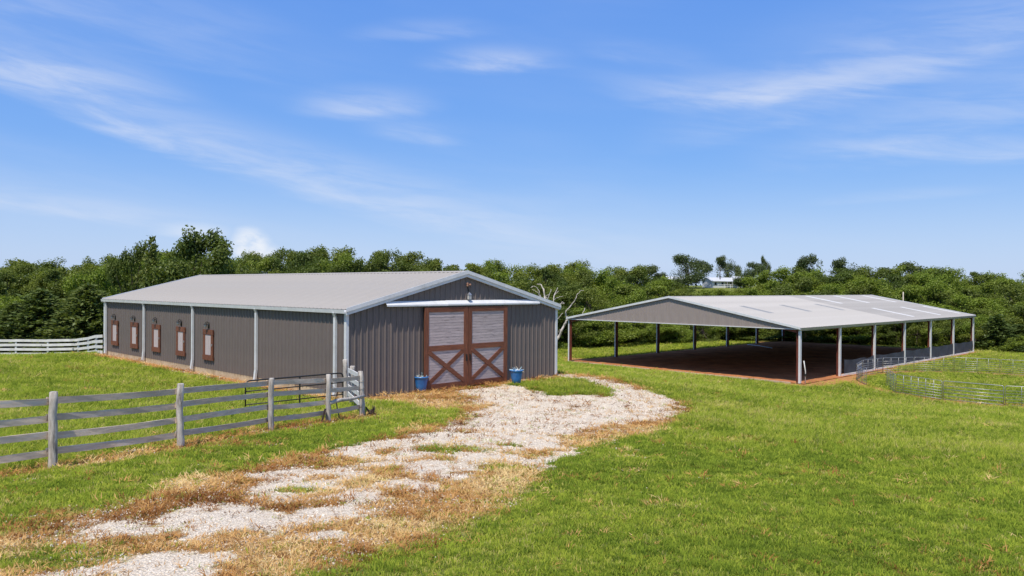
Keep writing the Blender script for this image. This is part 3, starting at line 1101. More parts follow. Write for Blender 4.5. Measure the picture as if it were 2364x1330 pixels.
# gable sheets
ng = 26
gp = A_W / ng
for i in range(ng):
    me = sheet_mesh('gable_panel', M_gable, 3, gp / 3, .03, lambda a: A_H - .06, lambda a: max(A_H - .05, A_H + aslope * min(a, A_W - a) - .10), i * gp)
    # sheet outer side faces -x: turn a quarter clockwise, so it runs towards -y from its far edge
    link('gable_panel', me, arena, (-.02, A_W - i * gp, 0), (0, 0, -math.pi / 2))
MB().box((-.075, -.05, A_H - .115), (.0, A_W + .05, A_H - .055)).build('gable_trim', M_white, arena)
ov = .12
OVF = .14
arun, arise = A_W / 2 + ov, A_R + ov * aslope
az_e = A_H - ov * aslope + .04
NP = 49
ap = (A_L + OVF + .12) / NP
T_PALE, T_OLD = [], []


def am(mat, s0, s1):
    k = (mat.name, s0, s1)
    if k not in AM:
        a = roof_mesh('roof_panel', mat, 3, ap / 3, .034, arun, arise, s0, s1)
        b = MB()
        b.v = [(-v.co.x, v.co.y, v.co.z) for v in a.vertices]
        b.f = [tuple(reversed(p.vertices)) for p in a.polygons]
        AM[k] = (a, b.mesh('roof_panel', mat))
    return AM[k]


AM = {}


def strip(y):
    return (y + ov) / arun


SKY = {}
for x_, (ya, yb), mt in [(5.1, (4.7, 7.6), M_sky2), (12.2, (4.7, 7.6), M_sky2), (19.4, (4.7, 7.6), M_sky2),
                         (26.1, (7.6, 11.55), M_sky1), (33.9, (7.6, 11.55), M_sky1), (41.7, (7.6, 11.55), M_sky1),
                         (27.8, (1.0, 5.1), M_sky1), (36.0, (1.0, 5.1), M_sky1), (44.1, (1.1, 5.1), M_sky1)]:
    SKY.setdefault(int((x_ + OVF) / ap), []).append((strip(ya), strip(yb), mt))
# meshes run along y and slope along x; the arena's slopes run along its y, so turn the near slope by a mirror pair
for i in range(NP):
    x_ = -OVF + i * ap
    base = M_aroof if x_ < 21.9 else M_aroof2
    for near in (True, False):
        segs = []
        s = 0.0
        for (a, b, mt) in sorted(SKY.get(i, []), key=lambda q: q[0]):
            if near:
                segs += [(s, a, base), (a, b, mt)]
                s = b
        segs.append((s, 1.0, base))
        for (a, b, mt) in segs:
            if b - a < .005:
                continue
            m1, m2 = am(mt, round(a, 4), round(b, 4))
            if near:    # along -x after a quarter turn: mirrored mesh, slope towards +y
                o = link('roof_panel' if mt is base else 'skylight', m2, arena, (x_, -ov, az_e), (0, 0, -math.pi / 2))
            else:
                o = link('roof_panel', m1, arena, (x_ + ap, A_W + ov, az_e), (0, 0, 0))
                o.rotation_euler = (0, 0, -math.pi / 2)
                o.location = (x_, A_W + ov, az_e)
aridge = az_e + arise
mb = MB()
rx = [(-.2, -.2 * aslope + .04), (0, .045), (.2, -.2 * aslope + .04), (.2, -.2 * aslope + .02), (0, .025), (-.2, -.2 * aslope + .02)]
mb.prism([(-OVF, A_W / 2 + a, aridge + b) for a, b in rx], (A_L + OVF + .1, 0, 0)).build('ridge_cap', M_aroof, arena, fix=True)
for xx in (-OVF - .04, A_L + .12):
    for sgn in (-1, 1):
        ye = A_W / 2 + sgn * (A_W / 2 + ov + .02)
        pts = [(ye, az_e - .11), (A_W / 2, aridge - .11), (A_W / 2, aridge + .07), (ye, az_e + .07)]
        MB().prism([(xx, a, b) for a, b in pts], (.04, 0, 0)).build('rake_trim', M_white, arena, fix=True)
for y_, sgn in ((-ov, -1), (A_W + ov, 1)):
    prof = [(y_, az_e - .15), (y_ + sgn * .08, az_e - .15), (y_ + sgn * .10, az_e - .01), (y_ + sgn * .085, az_e - .01), (y_ + sgn * .07, az_e - .12), (y_, az_e - .04)]
    MB().prism([(-OVF, a, b) for a, b in prof], (A_L + OVF + .1, 0, 0)).build('gutter', M_galv, arena, fix=True)
# frames: posts, rafters, purlins
bays = [k * A_L / 6 for k in range(7)]
for k, xb in enumerate(bays):
    xb = min(max(xb, .16), A_L - .16)
    for side in (0, 1):
        yi = .10 if side == 0 else A_W - .10
        s = 1 if side == 0 else -1
        mb = MB()        # an I-section column
        mb.box((xb - .10, min(yi, yi + s * .02), -.05), (xb + .10, max(yi, yi + s * .02), A_H - .05))
        mb.box((xb - .10, min(yi + s * .15, yi + s * .17), -.05), (xb + .10, max(yi + s * .15, yi + s * .17), A_H - .05))
        mb.box((xb - .012, min(yi + s * .022, yi + s * .148), -.05), (xb + .012, max(yi + s * .022, yi + s * .148), A_H - .05))
        mb.box((xb - .15, min(yi - s * .04, yi + s * .28), -.04), (xb + .15, max(yi - s * .04, yi + s * .28), .02))
        mb.build('post', M_red, arena)
        yo = yi - s * .075
        lean = -.22 if (k == 2 and side == 0) else 0
        MB().beam((xb + lean * .4, yo, .03), (xb, yo, A_H - .10), .24, .14, (0, 1, 0)).build('downspout', M_white, arena)
    for sgn in (0, 1):
        ya = .25 if sgn == 0 else A_W - .25
        MB().beam((xb, ya, A_H - .22), (xb, A_W / 2 + (-.02 if sgn == 0 else .02), A_H + A_R - .24), .16, .30).build('rafter', M_red, arena)
for k in range(1, 8):
    for sgn in (0, 1):
        yy = A_W / 2 * k / 8
        zz = A_H + aslope * yy - .06
        yy = yy if sgn == 0 else A_W - yy
        MB().box((.05, yy - .03, zz - .09), (A_L - .05, yy + .03, zz)).build('purlin', M_red, arena)
MB().box((.0, .02, A_H - .22), (A_L, .08, A_H - .06)).build('eave_beam', M_galv, arena)
MB().box((.0, A_W - .08, A_H - .22), (A_L, A_W - .02, A_H - .06)).build('eave_beam', M_galv, arena)
# base boards along the screened side
for k in range(1, 6):
    MB().box((bays[k] + .18, -.10, -.02), (bays[k + 1] - .18, -.05, .17)).build('base_board', M_farrail, arena)
# windscreen
N_ = 90
mb = MB()
vs, fs = [], []
for i in range(N_ + 1):
    x_ = 8.35 + (A_L - .35 - 8.35) * i / N_
    ph = (x_ - 7.51) / 7.51
    sag = .10 * math.sin(math.pi * (ph % 1.0)) + (.08 if abs(x_ - 13.6) < .5 else 0)
    wv = .03 * math.sin(x_ * 2.1) + .02 * math.sin(x_ * 5.3)
    for j in range(5):
        t_ = j / 4
        vs.append((x_, .02 + wv * math.sin(math.pi * t_) * 1.4, .12 + .03 * math.sin(x_ * 1.7) + (1.36 - sag - .12) * t_))
for i in range(N_):
    for j in range(4):
        a = i * 5 + j
        fs.append((a, a + 5, a + 6, a + 1))
vs2 = [(a, b + .012, c) for a, b, c in vs]
n0 = len(vs)
mb.add(vs + vs2, fs + [tuple(n0 + q for q in reversed(f)) for f in fs])
ws = mb.build('windscreen', M_screen, None, (*A_O, A_Z), (0, 0, A_YAW), smooth=True)
tag(ws, 'black mesh windscreen tied low along the arena side posts', 'windscreen')
# edging timbers along the open front
xe = 0
ei = 0
for (y0, y1) in ((.5, 3.9), (4.0, 7.0), (7.1, 11.6), (13.6, 17.2), (17.3, 20.6), (20.7, 23.3)):
    o = MB().beam((-.42, y0, .04), (-.42 + random.uniform(-.08, .08), y1, .04), .20, .16, (0, 0, 1), 3, .008).build('edging_timber', M_edge, None, (*A_O, A_Z + .0), (0, 0, A_YAW))
    tag(o, 'weathered timber edging the dirt along the open arena front', 'timber', 'edging timbers along the arena front')
o = MB().tube([(0, 0, .03), (2.5, .15, .05), (5.6, -.1, .03)], .05, 8).build('ground_pole', M_pvc, None, (*axy(34.2, 23.0), A_Z + .04), (0, 0, A_YAW + math.atan2(-6.1, -3.5)))
tag(o, 'thin pale ground pole lying on the dark arena floor', 'pole')
o = thing('standpipe', 'white pipe leaning beside the nearest arena corner post', 'pipe', (*axy(.55, -.22), A_Z), A_YAW)
MB().tube([(0, 0, -.05), (.05, 0, .9), (-.12, .06, 1.75)], .04, 8).build('pipe', M_pvc, o, smooth=True)
MB().box((-.06, -.05, .55), (.08, .05, .75)).build('tap', M_black, o)

# ------------------------------------------------------------------ foreground board fence
def round_post(h, r, seed, lean=(0, 0)):
    rr = random.Random(seed)
    mb = MB()
    pts, rad = [], []
    for i in range(9):
        t_ = i / 8
        pts.append((lean[0] * t_ + rr.uniform(-.012, .012), lean[1] * t_ + rr.uniform(-.012, .012), -.25 + (h + .25) * t_))
        rad.append(r * (1.06 - .12 * t_ + rr.uniform(-.05, .05)))
    pts.append((pts[-1][0], pts[-1][1], h + .015))
    rad.append(r * .8)
    return mb.tube(pts, rad, 9)


fence = thing('board_fence', 'weathered grey four-board fence with pale round posts in the foreground', 'fence', (FENCE[0][0], FENCE[0][1], 0))
FO = Vector((FENCE[0][0], FENCE[0][1], 0))
hts = (1.42, 1.40, 1.38, 1.36, 1.40, 1.42)
FZ = [gzf(*p) for p in FENCE]
for k, (p, h) in enumerate(zip(FENCE, hts)):
    lean = [(.02, 0), (.015, .01), (-.02, .0), (.01, 0), (0, 0), (-.08, .05)][k]
    round_post(h, .075 if k < 5 else .085, 50 + k, lean).build('post', M_post, fence, (p[0] - FO.x, p[1] - FO.y, FZ[k]), smooth=True)
for k in range(5):
    a, b = Vector((*FENCE[k], FZ[k])), Vector((*FENCE[k + 1], FZ[k + 1]))
    d = (b - a)
    nrm = Vector((-d.y, d.x, 0)).normalized()
    if nrm.x > 0:
        nrm = -nrm
    for j, hh in enumerate((1.24, .92, .60, .29)):
        if k == 4 and j == 2:
            continue
        off = nrm * (.085 + .012 * (j % 2))
        p = a + off + Vector((0, 0, hh + random.uniform(-.02, .02)))
        q = b + off + Vector((0, 0, hh + random.uniform(-.03, .02)))
        e = (q - p).normalized()
        L_ = (q - p).length
        # local frame so that the wood grain runs with the board
        rotz = math.atan2(e.y, e.x)
        pitch = math.asin(e.z)
        mb = MB()
        seg = 8
        mid = random.uniform(-.03, .015)
        vs, fs = [], []
        for i in range(seg + 1):
            t_ = i / seg
            x_ = -.06 + (L_ + .12) * t_
            zz = mid * math.sin(math.pi * t_)
            tw = random.uniform(-.006, .006)
            for (yy, z_) in ((-.013 + tw, -.062), (.013 + tw, -.062), (.013 - tw, .062), (-.013 - tw, .062)):
                vs.append((x_, yy, zz + z_ * random.uniform(.96, 1.04)))
        for i in range(seg):
            for c in range(4):
                u0, u1 = i * 4 + c, i * 4 + (c + 1) % 4
                fs.append((u0, u1, u1 + 4, u0 + 4))
        fs += [(3, 2, 1, 0), (seg * 4, seg * 4 + 1, seg * 4 + 2, seg * 4 + 3)]
        o = mb.add(vs, fs).build('rail', M_rail, fence, tuple(p - FO))
        o.rotation_euler = (0, -pitch, rotz)
    if k == 4:   # a log takes the third board's place
        p, q = a - nrm * .02 + Vector((0, 0, .56)), b - nrm * .05 + Vector((0, 0, .66))
        mb = MB().tube([p - FO, p.lerp(q, .3) - FO + Vector((0, 0, .03)), p.lerp(q, .65) - FO + Vector((0, 0, -.01)), q - FO], [.055, .06, .052, .045], 9)
        lg = mb.build('log_rail', M_post, fence, smooth=True)
# short return of the same fence, running back to the barn corner
P6 = (-6.05, 29.3)
z6 = gzf(*P6)
ret = thing('return_fence', 'short white board fence seen end-on beside the barn corner', 'fence', (P6[0], P6[1], z6))
round_post(1.45, .10, 71, (.03, -.03)).build('post', M_post, ret, smooth=True)
a, b = Vector((FENCE[5][0] - .12, FENCE[5][1] + .14, FZ[5])), Vector((*P6, z6))
for j, hh in enumerate((1.28, .98, .68, .38)):
    nrm = Vector((-1, -.3, 0)).normalized()
    p, q = a + Vector((0, 0, hh)) - b, Vector((0, 0, hh + random.uniform(-.03, .05))) + nrm * .12
    MB().beam(p + nrm * .02, q, .03, .15, (0, 0, 1), 5, .012).build('rail', M_farrail, ret)
# wires and braces on the corner post
mb = MB()
c5 = Vector((FENCE[5][0], FENCE[5][1], FZ[5]))
for hh in (.35, .62, .9, 1.12):
    pts = []
    for i in range(15):
        t_ = i / 14 * 6.28 * 1.15
        pts.append(Vector((math.cos(t_) * .098 - .06 * hh, math.sin(t_) * .098 + .03 * hh, hh + .03 * math.sin(t_ * 1.3))) + c5 - FO)
    mb.tube(pts, .006, 5)
p4 = Vector((FENCE[4][0], FENCE[4][1], FZ[4]))
mb.tube([p4 + Vector((.07, 0, 1.1)) - FO, p4.lerp(c5, .5) + Vector((0, 0, .7)) - FO, c5 + Vector((-.08, 0, .3)) - FO], .006, 5)
mb.build('wire', M_galv, fence, smooth=True)
P7 = tuple(at(798, 925, 30.2))[:2]
z7 = gzf(*P7)
o = round_post(1.72, .10, 77, (-.03, 0)).build('gate_post', M_post, None, (*P7, z7), smooth=True)
tag(o, 'tall weathered round gate post standing at the barn corner', 'post')
# dark plank and steel rod leaning by the fourth post, and an old root by the corner post
pp = Vector((*on_ground(741, 978), 0))
pp.z = gzf(pp.x, pp.y)
o = MB().beam((0, 0, -.05), (.10, .10, .42), .16, .04, (1, .4, 0)).build('leaning_plank', M_rust, None, tuple(pp))
tag(o, 'short dark plank leaning against the fourth fence post', 'plank')
pp = Vector((*on_ground(785, 968), 0))
pp.z = gzf(pp.x, pp.y)
o = MB().tube([(0, 0, -.08), (-.10, .05, .35), (-.17, .08, .62)], .018, 8).build('steel_rod', M_black, None, tuple(pp))
tag(o, 'thin black steel rod leaning in the grass inside the fence corner', 'rod')
pp = Vector((*on_ground(856, 960), 0))
pp.z = gzf(pp.x, pp.y)
mb = MB()
rr = random.Random(5)
for k in range(9):
    a_ = rr.uniform(0, 6.28)
    p = Vector((0, 0, .03))
    pts = [p]
    d = Vector((math.cos(a_), math.sin(a_) * .6, rr.uniform(.1, .8)))
    for s in range(4):
        d = (d + Vector((rr.uniform(-.6, .6), rr.uniform(-.6, .6), rr.uniform(-.6, .3)))).normalized()
        p = p + d * rr.uniform(.07, .12)
        pts.append(p)
    mb.tube(pts, [.05, .04, .03, .02, .01], 6)
o = mb.build('dead_root', M_rust, None, tuple(pp), smooth=True)
tag(o, 'gnarled dark root lying at the foot of the corner fence post', 'root')

# ------------------------------------------------------------------ tubular gate
g1 = Vector((-6.42, 29.6, 0))
g0 = Vector((-9.15, 26.6, 0))
gate = thing('metal_gate', 'dark tubular farm gate standing open behind the grey fence', 'gate', (g1.x, g1.y, gzf(g1.x, g1.y)))
dirg = (g0 - g1)
Lg = dirg.length
gate.rotation_euler = (0, 0, math.atan2(dirg.y, dirg.x))
zb = [.14, .42, .70, .90, 1.22]
drop = (gzf(g0.x, g0.y) - gzf(g1.x, g1.y)) * .55 - .12


def gpt(u, z):
    return (u, 0, z + drop * u / Lg)


mb = MB()
r_ = .16
pts = [gpt(0.02, .10)] + [gpt(.02, 1.22 - r_)] + [gpt(.02 + r_ * (1 - math.cos(t)), 1.22 - r_ + r_ * math.sin(t)) for t in (.4, .8, 1.2, 1.57)]
pts += [gpt(Lg - .02 - r_ * (1 - math.sin(t)), 1.22 - r_ + r_ * math.cos(t)) for t in (0, .4, .8, 1.2, 1.57)] + [gpt(Lg - .02, .10)]
mb.tube(pts, .026, 10)
mb.build('gate_frame', M_black, gate, smooth=True)
for z_ in (.12, .40, .62, .86):
    MB().tube([gpt(.02, z_), gpt(Lg - .02, z_)], .021, 8).build('gate_rail', M_black, gate, smooth=True)
for u in (.47,):
    MB().beam(gpt(Lg * u, .10), gpt(Lg * u, 1.22), .035, .05, (0, 1, 0)).build('gate_upright', M_black, gate)

# ------------------------------------------------------------------ white paddock fence at the far left
wf_pts = [bxy(-.12, B_L - .05), (-29.5, 55.0), (-32.2, 58.9), (-34.8, 62.2), (-37.3, 62.3), (-39.8, 62.2), (-42.3, 62.0), (-44.8, 61.8), (-47.3, 61.6)]
wfen = thing('paddock_fence', 'white four-board paddock fence behind the left end of the barn', 'fence', (wf_pts[0][0], wf_pts[0][1], 0))
O0 = Vector((wf_pts[0][0], wf_pts[0][1], 0))
zs = [gzf(*p) for p in wf_pts]
for k, p in enumerate(wf_pts):
    if k == 0:
        continue
    MB().box((-.06, -.06, -.3), (.06, .06, 1.32)).build('post', M_farrail, wfen, (p[0] - O0.x, p[1] - O0.y, zs[k]), (0, 0, .3))
for k in range(len(wf_pts) - 1):
    a, b = Vector((*wf_pts[k], zs[k])), Vector((*wf_pts[k + 1], zs[k + 1]))
    n_ = (b - a).cross(Vector((0, 0, 1))).normalized()
    if n_.y > 0:
        n_ = -n_
    for hh in (.18, .54, .90, 1.24):
        MB().beam(a + n_ * .09 + Vector((0, 0, hh)) - O0, b + n_ * .09 + Vector((0, 0, hh + random.uniform(-.02, .02))) - O0, .03, .20, (0, 0, 1)).build('rail', M_farrail, wfen)

# ------------------------------------------------------------------ round pen of livestock panels
PL = 2 * PEN_R * math.sin(math.pi / 19)


def pen_panel(style):
    o = thing('livestock_panel', 'x', 'panel')
    L_ = PL - .10
    hh = 1.32
    mb = MB()
    r_ = .12
    rt = .022 if style == 'rail' else .016
    pts = [(.05, 0, 0), (.05, 0, hh - r_)] + [(.05 + r_ * (1 - math.cos(t)), 0, hh - r_ + r_ * math.sin(t)) for t in (.5, 1.0, 1.57)]
    pts += [(L_ + .05 - r_ * (1 - math.sin(t)), 0, hh - r_ + r_ * math.cos(t)) for t in (0, .57, 1.07, 1.57)] + [(L_ + .05, 0, 0)]
    mb.tube(pts, rt, 8)
    mb.build('panel_frame', M_galv, o, smooth=True)
    n_ = 5 if style == 'rail' else 6
    rr_ = {'rail': .020, 'grid': .015, 'thin': .012}[style]
    me = MB().tube([(.05, 0, 0), (L_ + .05, 0, 0)], rr_, 6).mesh('rail', M_galv, True)
    for i in range(n_):
        z_ = .10 + (hh - .12 - .10) * i / n_
        link('rail', me, o, (0, 0, z_))
    ups = {'rail': (), 'grid': (.17, .34, .5, .66, .83), 'thin': (.25, .5, .75)}[style]
    me = MB().tube([(0, 0, .08), (0, 0, hh)], rr_, 6).mesh('upright', M_galv, True)
    for u in ups:
        link('upright', me, o, (.05 + L_ * u, 0, 0))
    return o


protos = {s: pen_panel(s) for s in ('rail', 'grid', 'thin')}
firsts = dict(protos)
sx, sy = on_ground(2172, 925)
th0 = math.atan2(sy - PEN_C[1], sx - PEN_C[0])
LAB = {'thin': ('galvanised livestock panel of thin rails in the round pen ring', 'thin panels of the round pen'),
       'grid': ('galvanised round pen panel with upright bars beside the arena windscreen', 'gridded panels of the round pen')}
for k in range(19):
    a0 = th0 + 2 * math.pi / 19 * k
    a1 = a0 + 2 * math.pi / 19
    p = (PEN_C[0] + PEN_R * math.cos(a0), PEN_C[1] + PEN_R * math.sin(a0))
    q = (PEN_C[0] + PEN_R * math.cos(a1), PEN_C[1] + PEN_R * math.sin(a1))
    md = math.degrees((a0 + a1) / 2) % 360
    u = PCX + FPX * p[0] / p[1]
    style = 'thin'
    if k == 0:
        style, lab, grp = 'rail', 'galvanised five-rail gate panel at the near side of the round pen', None
    elif k in (9, ):
        style, lab, grp = 'rail', 'galvanised five-rail gate panel at the far side of the round pen', None
    elif 130 < md < 215:
        style = 'grid'
    if style != 'rail':
        lab, grp = LAB[style]
    if k == 17:      # the opening: this panel is swung outwards
        lab, grp = 'galvanised round pen panel swung outwards at the opening', None
    if k == 18:
        style, lab, grp = 'grid', 'galvanised panel with upright bars left of the near gate panel', None
    o = firsts.pop(style) if style in firsts else copy_tree(protos[style])
    z0 = gzf(*p)
    o.location = (*p, z0)
    ang = math.atan2(q[1] - p[1], q[0] - p[0])
    if k == 17:
        o.location = (*q, gzf(*q))
        q = (q[0] + PL * math.cos(ang + 2.75), q[1] + PL * math.sin(ang + 2.75))
        p = tuple(o.location)[:2]
        ang = ang + 2.75
        o.location = (q[0], q[1], gzf(*q))
        ang += math.pi
        q = p
    o.rotation_euler = (0, -math.atan2(gzf(*q) - o.location.z, PL), ang)
    o['label'] = lab
    o['category'] = 'panel'
    if grp:
        o['group'] = grp
    elif 'group' in o:
        del o['group']

# ------------------------------------------------------------------ trees
def leaf_cloud(centers, radii, per, size, rng, up=.55, kite=.55):
    """leaf sprays spread through clumps: returns verts, quads, hue per face"""
    c = np.repeat(centers, per, 0)
    r = np.repeat(radii, per)
    n = len(c)
    d = rng.normal(size=(n, 3))
    d /= np.linalg.norm(d, axis=1)[:, None]
    pos = c + d * (r * rng.uniform(.40, 1.15, n))[:, None] * np.array([1, 1, .78])
    nrm = d * .65 + rng.normal(size=(n, 3)) * .6 + np.array([0, 0, up])
    nrm /= np.linalg.norm(nrm, axis=1)[:, None]
    t = np.cross(nrm, rng.normal(size=(n, 3)))
    t /= np.linalg.norm(t, axis=1)[:, None]
    b = np.cross(nrm, t)
    s = size * rng.uniform(.6, 1.35, n)[:, None]
    bend = nrm * s * .18
    V = np.stack([pos - t * s, pos - b * s * kite + bend, pos + t * s, pos + b * s * kite + bend], 1).reshape(-1, 3)
    F = np.arange(n * 4).reshape(-1, 4)
    ch = np.repeat(rng.uniform(0, 1, len(centers)), per)
    hue = np.clip(ch * .65 + rng.uniform(0, .5, n), 0, 1)
    return V, F, hue


def oak(seed, H=8.0, RX=3.6, base=.18, nclump=96, per=105, size=.128, mat=None, openness=0.0, clr=(.65, 1.1)):
    rng = np.random.default_rng(seed)
    zc = H * (base + (1 - base) * .48)
    rz = H * (1 - base) * .5
    cs = []
    ga_ = math.pi * (3 - math.sqrt(5))
    k_ = 0
    while len(cs) < nclump:
        k_ += 1
        if k_ % 4:
            # sunflower spacing over the outer shell, jittered
            zz_ = 1 - 1.8 * ((k_ * .618034 + seed * .13) % 1.0)
            a_ = k_ * ga_ + rng.uniform(-.35, .35)
            q_ = math.sqrt(max(0, 1 - zz_ * zz_))
            d = np.array([q_ * math.cos(a_), q_ * math.sin(a_), zz_])
            rr_ = rng.uniform(.80, 1.0)
        else:
            d = rng.normal(size=3)
            d /= np.linalg.norm(d)
            rr_ = rng.uniform(.2, .8)
        d = np.sign(d) * np.abs(d) ** .74        # broad-shouldered rather than egg-shaped
        lump = 1 + .09 * math.sin(3 * math.atan2(d[1], d[0]) + seed) + .06 * math.sin(5 * math.atan2(d[1], d[0]) + 2 * seed)
        p = np.array([d[0] * RX * rr_ * lump, d[1] * RX * rr_ * lump, zc + d[2] * rz * rr_ * (1 + .05 * math.sin(4 * d[0] + seed))])
        if rng.uniform() < openness and k_ < 900:
            continue
        cs.append(p)
    cs = np.array(cs)
    rad = rng.uniform(*clr, len(cs)) * RX / 3.6
    rad *= np.where(cs[:, 2] > zc + rz * .75, .85, 1.0)
    V, F, hue = leaf_cloud(cs, rad, per, size, rng)
    V[:, 2] *= H / np.percentile(V[:, 2], 99.6)
    crown = np_mesh('crown', V, F, mat or L_oak, {'leafhue': ('FLOAT', 'FACE', hue.astype(np.float32))})
    mb = MB()
    rr = random.Random(seed)
    top = Vector((rr.uniform(-.3, .3), rr.uniform(-.3, .3), zc + rz * .3))
    mb.tube([(0, 0, -.4), (rr.uniform(-.1, .1), rr.uniform(-.1, .1), H * .2), top * .6 + Vector((0, 0, H * .12)), top], [.26, .2, .15, .06], 8)
    for k in range(12):
        c = Vector(cs[rr.randrange(len(cs))])
        s0 = Vector((0, 0, H * rr.uniform(.16, .45)))
        mid = s0.lerp(c, .55) + Vector((rr.uniform(-.3, .3), rr.uniform(-.3, .3), -.15))
        mb.tube([s0, mid, c], [.10, .06, .02], 5)
    return mb.mesh('trunk', M_bark, True), crown


def cedar(seed, H=8.0, RB=2.2, levels=34, per=9, mat=None):
    rng = np.random.default_rng(seed)
    P, T = [], []
    for i in range(levels):
        t = (i + .5) / levels
        z = H * (.04 + .95 * t)
        rmax = RB * (1 - t) ** .72 * rng.uniform(.75, 1.2) + .12
        nbr = int(per * (1.25 - t * .6)) + 2
        a0 = rng.uniform(0, 6.28)
        for k in range(nbr):
            a = a0 + 6.28 * k / nbr + rng.uniform(-.35, .35)
            L = rmax * rng.uniform(.65, 1.25)
            m = max(4, int(L * 15))
            s = rng.uniform(.15, 1, m)
            x = np.cos(a) * L * s
            y = np.sin(a) * L * s
            zz = z + L * (.30 * s - .28 * s * s) + rng.normal(size=m) * .10
            P.append(np.stack([x + rng.normal(size=m) * .12 * (.4 + s), y + rng.normal(size=m) * .12 * (.4 + s), zz], 1))
            dr = np.array([math.cos(a), math.sin(a), .25])
            T.append(np.tile(dr, (m, 1)) + rng.normal(size=(m, 3)) * .5)
    P, T = np.concatenate(P), np.concatenate(T)
    T /= np.linalg.norm(T, axis=1)[:, None]
    n = len(P)
    nrm = rng.normal(size=(n, 3)) * .6 + np.array([0, 0, .7])
    b = np.cross(nrm, T)
    b /= np.linalg.norm(b, axis=1)[:, None]
    s = rng.uniform(.16, .34, n)[:, None]
    V = np.stack([P - T * s * .5, P - b * s * .33 + T * s * .1, P + T * s, P + b * s * .33 + T * s * .1], 1).reshape(-1, 3)
    F = np.arange(n * 4).reshape(-1, 4)
    hue = np.clip(rng.uniform(0, .8, n) + .3 * (np.hypot(P[:, 0], P[:, 1]) / RB), 0, 1)
    crown = np_mesh('crown', V, F, mat or L_cedar, {'leafhue': ('FLOAT', 'FACE', hue.astype(np.float32))})
    mb = MB().tube([(0, 0, -.4), (0, 0, H * .5), (.04, .02, H * .93)], [.18, .10, .02], 8)
    return mb.mesh('trunk', M_bark, True), crown


PRO = {
    'oak': [oak(1), oak(2, 8, 3.9, .10, 110), oak(3, 8, 3.3, .14, 84), oak(4, 8, 3.7, .06, 104), oak(14, 8, 3.6, .08, 96, clr=(.6, 1.1))],
    'bright': [oak(5, 8, 3.5, .06, 92, 105, .128, L_bright), oak(6, 8, 3.9, .08, 108, 105, .128, L_bright), oak(15, 8, 3.7, .06, 96, 105, .13, L_bright, 0, (.6, 1.1))],
    'cedar': [cedar(7), cedar(8, 8, 2.6, 30, 10), cedar(9, 8, 1.9, 36, 8)],
    'bush': [oak(21, 8, 4.0, -.12, 60, 80, .17), oak(22, 8, 4.2, -.12, 60, 80, .17), oak(23, 8, 4.0, -.12, 56, 80, .17, L_bright)],
    'far': [oak(10, 8, 4.0, -.05, 130, 75, .18, L_far, 0, (.9, 1.4)), oak(12, 8, 3.8, .0, 110, 75, .18, L_far, .0, (.75, 1.25))],
}
TREE_N = [0]


def tree(kind, px, dist, ytop, width=None, label='', group=None, which=None, name=None, ground_z=None):
    d = px_ray(px, 664)
    x, y = d[0] * dist, d[1] * dist
    g = gzf(x, y) if ground_z is None else ground_z
    zt = CAM_H + px_ray(px, ytop)[2] * dist
    h = max(zt - g, 1.6)
    lst = PRO[kind]
    tr, cr = lst[random.randrange(len(lst)) if which is None else which]
    o = thing(name or {'oak': 'oak_tree', 'bright': 'leafy_tree', 'cedar': 'cedar_tree', 'far': 'hilltop_tree', 'bush': 'shrub'}[kind], label, 'tree', (x, y, g), random.uniform(0, 6.28), group)
    w = width or (h * random.uniform(.78, 1.05))
    w = max(w, 3.4 if kind != 'cedar' else 2.6)
    nat = 2 * {'oak': 3.9, 'bright': 3.9, 'cedar': 2.3, 'far': 4.0, 'bush': 4.6}[kind]
    o.scale = (w / nat, w / nat, h / 8.0)
    link('trunk', tr, o)
    link('crown', cr, o)
    TREE_N[0] += 1
    return o


SKYX = [-150, 0, 60, 120, 145, 200, 280, 300, 345, 400, 560, 580, 620, 650, 740, 850, 900, 950, 1050, 1100, 1200, 1290, 1390, 1440, 1480, 1530, 1560, 1700, 1760, 1800, 1900, 2010, 2130, 2200, 2290, 2364, 2500]
SKYY = [592, 592, 600, 614, 602, 598, 592, 580, 572, 570, 585, 598, 580, 574, 574, 578, 587, 585, 592, 606, 606, 604, 613, 617, 622, 636, 652, 652, 632, 626, 618, 622, 612, 620, 626, 630, 632]
DX = [-150, 240, 480, 700, 1240, 1300, 1500, 1700, 1800, 1950, 2100, 2250, 2310, 2500]
DD = [70, 71, 80, 86, 90, 95, 104, 114, 113, 109, 104, 98, 97, 95]


def zone(px):
    if px < 480:
        return 'left of the barn'
    if px < 1285:
        return 'beyond the barn roof'
    if px < 1560:
        return 'between barn and arena'
    if px < 1850:
        return 'behind the arena front'
    if px < 2110:
        return 'above the arena ridge'
    return 'right of the arena ridge'


LABELS = {}


RANK = ['front rank', 'second rank', 'third rank', 'fourth rank', 'skyline']


def wood_label(kind, px, ri):
    z = zone(px)
    rk = RANK[ri]
    nm = {'oak': 'dark oak', 'bright': 'bright green tree', 'cedar': 'dark cedar', 'far': 'dull tree'}[kind]
    gn = {'oak': 'oaks ', 'bright': 'bright trees ', 'cedar': 'cedars ', 'far': 'skyline trees '}[kind]
    return '%s in the %s %s' % (nm, rk, z), gn + z


